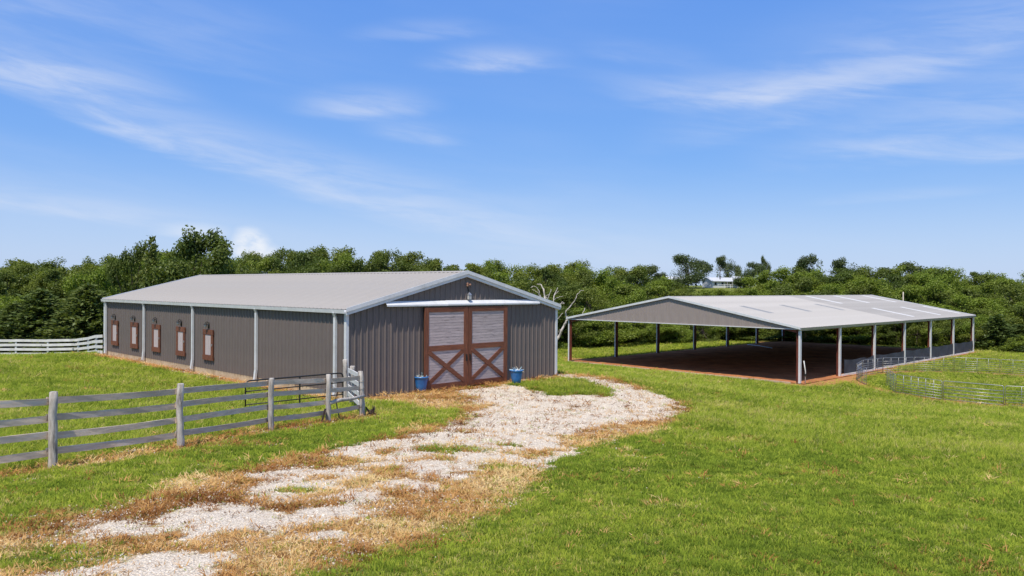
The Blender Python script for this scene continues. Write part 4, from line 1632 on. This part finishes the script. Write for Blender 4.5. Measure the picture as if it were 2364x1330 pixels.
rows = [(0, 104, 60), (8, 72, 56), (18, 42, 54), (30, 16, 42), (44, 5, 42)]
for ri, (dd, dyt, step) in enumerate(rows):
    px = -110 + ri * 17
    while px < 2470:
        p_ = px + random.uniform(-18, 18)
        s_ = float(np.interp(p_, SKYX, SKYY))
        D = float(np.interp(p_, DX, DD)) + dd + random.uniform(-3, 3)
        yt = s_ + dyt + random.uniform(-20, 20)
        if ri >= 3:
            yt = s_ + (14 if ri == 3 else 0) + random.uniform(-6, 12)
        if 1545 < p_ < 1715:
            yt = max(yt, (669 + random.uniform(-1, 5)) if 1596 < p_ < 1704 else 650 + random.uniform(-3, 6))
        skip = False
        if 500 < p_ < 1120 and ri == 0:
            skip = True
        rnd = random.random()
        if p_ < 300:
            kind = 'cedar' if (ri <= 1 and rnd < .62) else ('bright' if rnd > .72 else 'oak')
        elif p_ < 1290:
            kind = 'oak' if rnd < .8 else 'bright'
        elif p_ < 1560:
            kind = 'oak' if rnd < .72 else 'bright'
        elif p_ < 1800:
            kind = 'bright' if (rnd < .5 and ri >= 1) else 'oak'
        elif p_ < 2080:
            kind = 'oak' if rnd < .55 else 'bright'
        else:
            kind = 'bright' if rnd < .55 else 'oak'
            if p_ > 2290 and ri == 0:
                kind = 'cedar'
        if not skip:
            lb, gp_ = wood_label(kind, p_, ri)
            wd = max(step, 50) / FPX * D * random.uniform(2.0, 2.8)
            if kind == 'cedar':
                wd = max(3.4, step / FPX * D * random.uniform(1.5, 2.0))
            tree(kind, p_, D, yt, wd, lb, gp_)
        px += step * random.uniform(.85, 1.12)
# low shrubs along the wood's edge beyond the arena
for row_, n_sh in ((0, 26), (1, 26)):
    for k in range(n_sh):
        p_ = 1275 + k * 42 + row_ * 20 + random.uniform(-12, 12)
        D = float(np.interp(p_, DX, DD)) - 3.2 + 2.4 * row_ + random.uniform(-.6, .6)
        if p_ > 2345:
            continue
        g_ = px_ray(p_, 664)
        yb_ = 664 - (gzf(g_[0] * D, D) - CAM_H) / D * FPX
        nm_ = 'low leafy shrub in the %s row along the edge of the wood' % ('front', 'back')[row_]
        zn_ = 'behind the arena left half' if p_ < 1700 else 'behind the arena right half'
        tree('bush', p_, D, yb_ - random.uniform(34, 62) - 22 * row_, random.uniform(3.6, 5.6), 'low shrub in the %s row %s' % (('front', 'back')[row_], zn_), 'shrubs along the edge of the wood')
# trees one can single out
big = oak(31, 8, 4.2, .22, 84, 80, .15, L_oak, .22, (.5, .95))
PRO['oak'].append(big)
tree('oak', 432, 76, 533, 9.2, 'tallest oak, airy crown showing sky, behind the far end of the barn roof', None, 4)
PRO['oak'].append(oak(33, 8, 3.7, .16, 84, 85, .15, L_oak, .05, (.55, .95)))
tree('oak', 508, 79, 538, 8.0, 'rounded oak leaning against the tallest oak left of the white cloud', None, 5)
tree('cedar', 350, 73, 545, 4.2, 'slender pointed cedar rising just left of the tallest oak', None, 2)
tree('oak', 310, 74, 562, 4.0, 'thin-topped oak left of the pointed cedar', None, 5)
PRO['cedar'].append(cedar(17, 8, 2.9, 38, 13))
tree('cedar', 95, 67, 668, 6.2, 'broad dark cedar behind the left end of the white paddock fence', None, 3)
tree('cedar', 205, 66, 655, 5.8, 'broad cedar brushing the far corner of the barn', None, 3)
tree('cedar', 30, 66.5, 700, 4.6, 'low cedar at the left edge behind the white fence', None, 3)
tree('cedar', 150, 66, 718, 4.4, 'short cedar between two broad cedars behind the white fence', None, 3)
hz = [(1588, 262, 588, 12.5, 'far', 0, 'round double-crowned tree on the hilltop left of the white house'),
      (1680, 258, 592, 9.0, 'far', 1, 'tall uneven tree right beside the white hilltop house'),
      (1732, 262, 606, 9.0, 'far', 0, 'wide dark tree on the skyline right of the white house'),
      (1764, 262, 592, 3.2, 'far', 1, 'spindly leaning tree top standing on the skyline right of the house'),
      (1878, 190, 590, 8.0, 'far', 1, 'dark spreading tree poking above the bright trees on the skyline'),
      (1960, 190, 598, 8.5, 'far', 1, 'brownish open tree on the skyline above the arena roof'),
      (2120, 190, 607, 14.0, 'far', 1, 'wide dark tree on the skyline right of the brownish one'),
      (1495, 200, 614, 8.5, 'far', 0, 'low rounded tree on the skyline left of the hilltop house'),
      (1535, 200, 630, 6.0, 'far', 1, 'small tree where the wood dips before the hilltop house')]
for (p_, D, yt, w_, kd, wh, lb) in hz:
    tree(kd, p_, D + (18 if p_ == 1680 else 0), yt, w_, lb, None, wh)

# dead tree between barn and arena: bleached branching limbs
dt_base = at(1266, 800, 84.0)
dead = thing('dead_tree', 'bleached dead tree sprawling between the barn and the arena', 'tree', (dt_base.x, dt_base.y, gzf(dt_base.x, dt_base.y)))
DO = Vector(dead.location)
rr = random.Random(14)


def limb(pts, r0, r1, name='branch', depth=0.0):
    P = []
    fine = []
    for (a, b), (c, d) in zip(pts[:-1], pts[1:]):
        for t in (0, .33, .66):
            fine.append((a + (c - a) * t + rr.uniform(-1.1, 1.1) * (t > 0), b + (d - b) * t + rr.uniform(-1.1, 1.1) * (t > 0)))
    pts = fine + [pts[-1]]
    n = len(pts)
    for i, (a, b) in enumerate(pts):
        P.append(at(a, b, 84.0 + depth * i / max(n - 1, 1) + rr.uniform(-.15, .15)) - DO)
    rad = [0.88 * (r0 + (r1 - r0) * i / (n - 1)) * rr.uniform(.82, 1.15) + .006 for i in range(n)]
    MB().tube(P, rad, 7).build(name, M_dead, dead, smooth=True)


limb([(1262, 815), (1280, 793), (1290, 778), (1299, 758), (1307, 744), (1312, 735)], .21, .10, 'trunk', -1.0)
limb([(1312, 737), (1306, 728), (1307, 718), (1316, 708), (1323, 699), (1331, 686), (1334, 678)], .085, .035, 'branch', -1.0)
limb([(1312, 737), (1320, 742), (1330, 738), (1345, 726), (1350, 711)], .06, .02, 'branch', .8)
limb([(1334, 678), (1340, 672), (1348, 670)], .03, .012)
limb([(1299, 758), (1292, 762), (1288, 768)], .03, .012)
limb([(1262, 815), (1264, 760), (1258, 712), (1258, 690), (1255, 668), (1249, 657), (1240, 656)], .18, .035, 'trunk', 1.0)
limb([(1258, 700), (1249, 688), (1245, 674), (1240, 665), (1232, 661), (1225, 664)], .06, .018, 'branch', -.8)
limb([(1249, 688), (1243, 677), (1234, 670), (1228, 668)], .03, .012)
limb([(1264, 740), (1264, 690), (1269, 678), (1272, 668)], .06, .018)
limb([(1264, 692), (1260, 684), (1268, 680)], .03, .015)
limb([(1264, 760), (1277, 698), (1280, 680), (1284, 672), (1287, 664)], .07, .016, 'branch', 1.2)
limb([(1278, 694), (1285, 688), (1292, 685), (1300, 684)], .028, .01)
limb([(1264, 770), (1280, 720), (1290, 705), (1298, 697), (1303, 702)], .06, .014, 'branch', -.7)
limb([(1278, 743), (1290, 734), (1299, 723)], .035, .02)
limb([(1291, 704), (1300, 701), (1304, 700)], .02, .01)
limb([(1280, 682), (1288, 674), (1290, 672)], .02, .01)

# ------------------------------------------------------------------ the white house on the hill
hp = at(1660, 664, 270)
hz_ = gzf(hp.x, hp.y)
hz_ = max(hz_, 4.6)
HS = .82
house = thing('house', 'small white house with pale metal roof on the wooded hilltop', 'house', (hp.x, hp.y, hz_), .35)
house.scale = (HS, HS, HS)
MB().box((-6, -3.5, -1.0), (6, 3.5, 2.5)).build('wall', M_house, house)
for s in (-1, 1):
    MB().prism([(-6.5, s * 4.2, 2.35), (-6.5, 0, 3.95), (-6.5, 0, 4.1), (-6.5, s * 4.2, 2.5)], (13, 0, 0)).build('roof', M_hroof, house, fix=True)
MB().prism([(-6, -3.5, 2.5), (-6, 3.5, 2.5), (-6, 0, 3.9)], (12, 0, 0)).build('gable', M_house, house, fix=True)
for x_ in (-4.2, -.8, 3.6):
    w_ = MB().box((x_ - .5, -3.56, .8), (x_ + .5, -3.50, 2.0)).build('window', M_hwin, house)
    mb = MB()
    mb.box((x_ - .6, -3.6, .7), (x_ - .5, -3.5, 2.1)).box((x_ + .5, -3.6, .7), (x_ + .6, -3.5, 2.1)).box((x_ - .5, -3.6, 2.0), (x_ + .5, -3.5, 2.1)).box((x_ - .5, -3.6, .7), (x_ + .5, -3.5, .8))
    mb.build('window_frame', M_house, w_)
MB().box((1.1, -3.57, -.1), (2.0, -3.5, 2.0)).build('door', M_hwin, house)
MB().box((.3, -5.2, 2.3), (5.9, -3.9, 2.42)).build('porch_roof', M_hroof, house)
for x_ in (.5, 3.0, 5.7):
    MB().box((x_ - .08, -5.1, -1.0), (x_ + .08, -4.94, 2.3)).build('porch_post', M_house, house)
sp = at(1712, 664, 272)
shed = thing('outbuilding', 'pale roofed outbuilding right of the white hilltop house', 'shed', (sp.x, sp.y, max(gzf(sp.x, sp.y), 4.6)), .3)
MB().box((-3.4, -2.5, -1), (3.4, 2.5, 2.6)).build('wall', M_house, shed)
MB().prism([(-3.8, -3, 2.6), (-3.8, 3, 2.6), (-3.8, 0, 3.9)], (7.6, 0, 0)).build('roof', M_hroof, shed, fix=True)
MB().box((-1.2, -2.56, -.5), (1.2, -2.5, 1.9)).build('door', M_hwin, shed)
sp = at(1556, 664, 275)
shed = thing('outbuilding', 'pale roofed outbuilding left of the round hilltop tree', 'shed', (sp.x, sp.y, max(gzf(sp.x, sp.y), 4.6)), .2)
MB().box((-3.2, -2.5, -1), (3.2, 2.5, 2.4)).build('wall', M_house, shed)
MB().prism([(-3.6, -3, 2.4), (-3.6, 3, 2.4), (-3.6, 0, 3.7)], (7.2, 0, 0)).build('roof', M_hroof, shed, fix=True)
MB().box((-1.2, -2.56, -.5), (1.2, -2.5, 1.7)).build('door', M_hwin, shed)
hfp = at(1686, 664, 262)
hf = thing('yard_fence', 'pale rail fence in front of the white hilltop house', 'fence', (hfp.x, hfp.y, max(gzf(hfp.x, hfp.y), 4.3)), .2)
for x_ in (-4.5, -2.2, 0, 2.2, 4.5):
    MB().box((x_ - .09, -.09, -.8), (x_ + .09, .09, 1.25)).build('post', M_house, hf)
for z_ in (.45, 1.05):
    MB().box((-4.6, -.06, z_), (4.6, -.02, z_ + .14)).build('rail', M_house, hf)
for (p_, D, y0, lb) in ((1662, 268, 615, 'thin utility pole on the skyline left of the tall hilltop tree'), (1771, 266, 622, 'thin utility pole on the skyline right of the hilltop trees')):
    b_ = at(p_, 660, D)
    g_ = max(gzf(b_.x, b_.y), 3.0)
    ht = CAM_H + px_ray(p_, y0)[2] * D - g_
    o = thing('utility_pole', lb, 'pole', (b_.x, b_.y, g_))
    MB().tube([(0, 0, -.5), (0, 0, ht)], [.16, .11], 8).build('shaft', M_bark, o, smooth=True)
    MB().box((-.9, -.06, ht - .6), (.9, .06, ht - .45)).build('crossarm', M_bark, o)
b_ = at(2085, 700, 99)
g_ = gzf(b_.x, b_.y)
o = MB().tube([(0, 0, -.4), (0, 0, CAM_H + px_ray(2085, 674)[2] * 99 - g_)], [.09, .07], 8).build('pale_pole', M_twig, None, (b_.x, b_.y, g_), smooth=True)
tag(o, 'slim pale pole rising behind the far end of the arena roof', 'pole')

# loose boards and stones along the barn's left foundation
for k, (px, py, ln_, a_) in enumerate(((321, 846, 1.0, .35), (436, 866, .7, .2), (480, 872, .6, -.2))):
    g_ = on_ground(px, py)
    o = MB().box((-ln_ / 2, -.07, 0), (ln_ / 2, .07, .035)).build('loose_board', M_edge, None, (*g_, gzf(*g_) + .02), (0, .04, B_YAW + math.pi / 2 + a_))
    tag(o, ['pale loose board lying nearest the far end of the barn wall', 'short board lying below the fourth barn window', 'short board lying by the third downspout of the barn'][k], 'board')

# ------------------------------------------------------------------ grass, straw and stones
def blade_tuft(name, mat, n, h, spread, width, lean, seed):
    rng = np.random.default_rng(seed)
    V, F = [], []
    for i in range(n):
        a = rng.uniform(0, 6.28)
        r = spread * math.sqrt(rng.uniform())
        x, y = r * math.cos(a), r * math.sin(a)
        b = a + rng.uniform(-1.2, 1.2)
        L = h * rng.uniform(.55, 1.25)
        ln_ = lean * rng.uniform(.3, 1.3)
        w = width * rng.uniform(.7, 1.3)
        dx_, dy_ = math.cos(b), math.sin(b)
        sx_, sy_ = -dy_, dx_
        if rng.uniform() < .5:
            sx_, sy_ = math.cos(a * 3), math.sin(a * 3)
        z1 = L * math.cos(ln_ * .6)
        o1 = L * math.sin(ln_ * .6)
        base = len(V)
        zt = L * .55 * math.cos(ln_ * .5)
        ot = L * .55 * math.sin(ln_ * .5)
        V += [(x - sx_ * w, y - sy_ * w, -.02), (x + sx_ * w, y + sy_ * w, -.02), (x + dx_ * ot + sx_ * w * .75, y + dy_ * ot + sy_ * w * .75, zt), (x + dx_ * ot - sx_ * w * .75, y + dy_ * ot - sy_ * w * .75, zt),
              (x + dx_ * o1 * 1.25 + sx_ * w * .1, y + dy_ * o1 * 1.25 + sy_ * w * .1, z1 * .92), (x + dx_ * o1 * 1.25 - sx_ * w * .1, y + dy_ * o1 * 1.25 - sy_ * w * .1, z1 * .92)]
        F += [(base, base + 1, base + 2, base + 3), (base + 3, base + 2, base + 4, base + 5)]
    me = np_mesh(name, np.array(V), np.array(F), mat)
    return bpy.data.objects.new(name, me)


def blade_mat(name, stops, trans):
    m = bpy.data.materials.new(name)
    m.use_nodes = True
    t = m.node_tree
    N = NT(t)
    t.nodes.remove(t.nodes['Principled BSDF'])
    out = t.nodes['Material Output']
    at_ = N.new('ShaderNodeAttribute', attribute_name='tint', attribute_type='INSTANCER')
    cr = N.new('ShaderNodeValToRGB')
    while len(cr.color_ramp.elements) < len(stops):
        cr.color_ramp.elements.new(.5)
    for e, (p, c) in zip(cr.color_ramp.elements, stops):
        e.position = p
        e.color = (*c, 1)
    t.links.new(at_.outputs['Fac'], cr.inputs[0])
    d = N.new('ShaderNodeBsdfDiffuse')
    tr = N.new('ShaderNodeBsdfTranslucent')
    t.links.new(cr.outputs[0], d.inputs[0])
    t.links.new(cr.outputs[0], tr.inputs[0])
    mx = N.new('ShaderNodeMixShader')
    mx.inputs[0].default_value = trans
    t.links.new(d.outputs[0], mx.inputs[1])
    t.links.new(tr.outputs[0], mx.inputs[2])
    t.links.new(mx.outputs[0], out.inputs['Surface'])
    return m


def scatter(name, pts, rot, scl, idx, tint, protos_, label, cat):
    n = len(pts)
    me = np_mesh(name, pts, np.zeros((0, 4), int), None, {
        'rot': ('FLOAT_VECTOR', 'POINT', rot.astype(np.float32)), 'scl': ('FLOAT_VECTOR', 'POINT', scl.astype(np.float32)),
        'idx': ('INT', 'POINT', idx.astype(np.int32)), 'tint': ('FLOAT', 'POINT', tint.astype(np.float32))})
    o = link(name, me)
    col = bpy.data.collections.new(name + '_shapes')
    for p in protos_:
        col.objects.link(p)
    ng_ = bpy.data.node_groups.new(name + '_scatter', 'GeometryNodeTree')
    ng_.interface.new_socket('Geometry', in_out='INPUT', socket_type='NodeSocketGeometry')
    ng_.interface.new_socket('Geometry', in_out='OUTPUT', socket_type='NodeSocketGeometry')
    gi, go = ng_.nodes.new('NodeGroupInput'), ng_.nodes.new('NodeGroupOutput')
    ci = ng_.nodes.new('GeometryNodeCollectionInfo')
    ci.inputs['Collection'].default_value = col
    ci.inputs['Separate Children'].default_value = True
    ci.inputs['Reset Children'].default_value = True
    ip = ng_.nodes.new('GeometryNodeInstanceOnPoints')
    ip.inputs['Pick Instance'].default_value = True

    def na(nm, typ):
        q = ng_.nodes.new('GeometryNodeInputNamedAttribute')
        q.data_type = typ
        q.inputs[0].default_value = nm
        return [s for s in q.outputs if s.enabled and s.name == 'Attribute'][0]
    L_ = ng_.links
    L_.new(gi.outputs[0], ip.inputs['Points'])
    L_.new(ci.outputs[0], ip.inputs['Instance'])
    L_.new(na('idx', 'INT'), ip.inputs['Instance Index'])
    L_.new(na('rot', 'FLOAT_VECTOR'), ip.inputs['Rotation'])
    L_.new(na('scl', 'FLOAT_VECTOR'), ip.inputs['Scale'])
    L_.new(ip.outputs[0], go.inputs[0])
    md = o.modifiers.new('scatter', 'NODES')
    md.node_group = ng_
    tag(o, label, cat, kind='stuff')
    return o


def sample(n, r0, r1, pw_, a0=-41, a1=41, seed=1):
    """points round the viewpoint, thinning out with distance"""
    rng = np.random.default_rng(seed)
    u = rng.uniform(size=n)
    e = 2 - pw_
    r = (r0 ** e + u * (r1 ** e - r0 ** e)) ** (1 / e)
    a = np.radians(rng.uniform(a0, a1, n))
    return r * np.sin(a), r * np.cos(a), r, rng


def clear_of_buildings(x, y):
    return (rect_sd(x, y, B_O, B_X, B_Y, B_W, B_L) > .12) & (rect_sd(x, y, A_O, A_X, A_Y, A_L, A_W) > .25)


GREEN_STOPS = [(0, (.100, .155, .022)), (.3, (.210, .290, .034)), (.55, (.320, .395, .046)), (.8, (.44, .485, .064)), (1, (.57, .49, .17))]
STRAW_STOPS = [(0, (.16, .064, .024)), (.3, (.33, .150, .050)), (.6, (.52, .295, .105)), (.88, (.64, .42, .175)), (1, (.70, .53, .26))]
M_blade = blade_mat('grass_blade', GREEN_STOPS, .42)
M_straw = blade_mat('straw_blade', STRAW_STOPS, .2)
def rosette(name, mat, n, r_, seed):
    rng = np.random.default_rng(seed)
    V, F = [], []
    for i in range(n):
        a = 6.28 * i / n + rng.uniform(-.3, .3)
        L, w, up = r_ * rng.uniform(.6, 1.2), r_ * .2, rng.uniform(.15, .6)
        c, q = math.cos(a), math.sin(a)
        b = len(V)
        V += [(0, 0, 0), (c * L * .5 - q * w, q * L * .5 + c * w, up * L * .6), (c * L, q * L, up * L * .55), (c * L * .5 + q * w, q * L * .5 - c * w, up * L * .6)]
        F.append((b, b + 1, b + 2, b + 3))
    return bpy.data.objects.new(name, np_mesh(name, np.array(V), np.array(F), mat))


short = [blade_tuft('grass_tuft', M_blade, 24, .052, .095, .0038, 1.35, s) for s in (1, 2, 3)]
tallp = [blade_tuft('grass_tuft', M_blade, 20, .14, .10, .0042, .8, s) for s in (4, 5, 6)]
x, y, r, rng = sample(300000, 4.0, 110, 1.25, -54, 54, seed=3)
ok = clear_of_buildings(x, y)
x, y, r = x[ok], y[ok], r[ok]
gr, st, di, ta, dr = masks(x, y)
keep = rng.uniform(size=len(x)) > np.clip(gr * 1.4 + st * .90 + di * .93, 0, .985)
x, y, r, ta, dr, st, di = x[keep], y[keep], r[keep], ta[keep], dr[keep], st[keep], di[keep]
n = len(x)
z = gz(x, y)
big_ = rng.uniform(size=n) < ta
lod = (r / 12.0) ** .42
hs = (r / 12.0) ** .10 * rng.uniform(.6, 1.25, n) * np.where(big_, .5 + .5 * ta, 1.0)
hs = hs * (1 - .45 * di)
wide = (r / 12.0) ** .62 * rng.uniform(.8, 1.25, n) * np.where(big_, 1.25, 1.35)
tint = np.clip(.25 + .40 * dr + rng.normal(size=n) * .24 + ta * .16 + .24 * fbm(x * 1.1, y * 1.1, 91, 4) + .35 * (st > .3) * rng.uniform(size=n), .10, 1)
weeds = [rosette('weed', M_blade, 9, .07, 21), rosette('weed', M_blade, 7, .09, 22)]
idx_ = np.where(big_, 3, 0) + rng.integers(0, 3, n)
wd_ = rng.uniform(size=n) < .010 + .02 * (fbm(x * .6, y * .6, 123, 3) > .25)
idx_ = np.where(wd_ & (r < 45), 6 + rng.integers(0, 2, n), idx_)
scatter('grass', np.stack([x, y, z], 1), np.stack([rng.normal(size=n) * .15, rng.normal(size=n) * .15, rng.uniform(0, 6.28, n)], 1),
        np.stack([wide, wide, hs], 1), idx_, np.where(idx_ > 5, np.minimum(tint * .7, .5), tint), short + tallp + weeds, 'green pasture grass, mown short near the drive and taller beyond', 'grass')

strawp = [blade_tuft('straw_tuft', M_straw, 14, .085, .11, .0042, 2.3, s) for s in (11, 12, 13)] + [blade_tuft('straw_tuft', M_straw, 12, .11, .06, .004, 1.2, 14)]
x, y, r, rng = sample(330000, 4.0, 60, 1.25, -54, 50, seed=5)
ok = clear_of_buildings(x, y)
x, y, r = x[ok], y[ok], r[ok]
gr, st, di, ta, dr = masks(x, y)
brown = fbm(x * .7, y * .7, 71, 4)
n4s = fbm(x * 1.6, y * 1.6, 77, 4)
keep = rng.uniform(size=len(x)) < np.clip(st * (.62 - .45 * di) * (.55 + .75 * sstep(-.35, .35, n4s)) + gr * (.05 + .16 * (n4s > .34)) + .012 * (1 - st) + .25 * di * (1 - st), 0, 1)
x, y, r, st, gr, brown = x[keep], y[keep], r[keep], st[keep], gr[keep], brown[keep]
n = len(x)
z = gz(x, y)
hs = (r / 12.0) ** .12 * rng.uniform(.22, .62, n)
ws_ = (r / 12.0) ** .6 * rng.uniform(.8, 1.3, n)
tint = np.clip(.56 + .85 * brown + rng.normal(size=n) * .16 - .18 * (gr > .3), 0, 1)
scatter('dry_grass', np.stack([x, y, z + .005], 1), np.stack([rng.normal(size=n) * .25, rng.normal(size=n) * .25, rng.uniform(0, 6.28, n)], 1),
        np.stack([ws_ * 1.2, ws_ * 1.2, hs], 1), np.minimum(rng.integers(0, 9, n) // 2, 3), tint, strawp, 'dead straw and brown grass along the drive and fence', 'dry grass')

M_stone = blade_mat('limestone', [(0, (.36, .285, .20)), (.4, (.58, .495, .385)), (.8, (.72, .64, .525)), (1, (.80, .735, .63))], 0.0)


def stone(seed):
    rng = np.random.default_rng(seed)
    import bmesh
    bm = bmesh.new()
    bmesh.ops.create_icosphere(bm, subdivisions=1, radius=1)
    for v in bm.verts:
        v.co *= rng.uniform(.65, 1.15)
        v.co.z *= .65
    me = bpy.data.meshes.new('stone')
    bm.to_mesh(me)
    bm.free()
    me.materials.append(M_stone)
    return bpy.data.objects.new('stone', me)


x, y, r, rng = sample(620000, 4.5, 46, 1.45, -50, 20, seed=8)
ok = clear_of_buildings(x, y)
x, y, r = x[ok], y[ok], r[ok]
gr, st, di, ta, dr = masks(x, y)
keep = rng.uniform(size=len(x)) < np.clip(gr * .95 + st * (.05 + .22 * (fbm(x * 1.1, y * 1.1, 83, 4) > .12)) + .0004, 0, 1)
x, y, r, gr = x[keep], y[keep], r[keep], gr[keep]
n = len(x)
s_ = np.exp(rng.normal(size=n) * .38) * .0095 * (r / 10) ** .6
s_ = np.minimum(s_, .032)
scatter('gravel', np.stack([x, y, gz(x, y) + .016 + .02 * gr * 0 + s_ * .2], 1), rng.uniform(0, 6.28, (n, 3)), np.stack([s_, s_, s_], 1), rng.integers(0, 4, n),
        np.clip(rng.normal(size=n) * .25 + .55, 0, 1), [stone(k) for k in range(4)], 'loose white limestone stones covering the drive', 'gravel')


# every tree of the wood is told apart by its place among its like
ORD = ['leftmost', 'second from the left', 'third from the left', 'fourth from the left', 'fifth from the left', 'sixth from the left', 'seventh from the left', 'eighth from the left',
       'ninth from the left', 'tenth from the left', 'eleventh from the left', 'twelfth from the left', 'thirteenth from the left', 'fourteenth from the left', 'fifteenth from the left', 'sixteenth from the left', 'seventeenth from the left', 'eighteenth from the left']
byl = {}
for o in SC.objects:
    if o.parent is None and o.get('group') and o.get('label'):
        byl.setdefault((o['label'], o['group']), []).append(o)
for (lab, grp), os_ in byl.items():
    if len(os_) < 2 or 'pots' in grp:
        continue
    os_.sort(key=lambda o: o.matrix_world.translation.x / max(o.matrix_world.translation.y, 1.0) if o.location.y else 0)
    os_.sort(key=lambda o: o.location.x / max(o.location.y, 1.0))
    for i, o in enumerate(os_):
        o['label'] = ORD[min(i, len(ORD) - 1)] + ' ' + lab
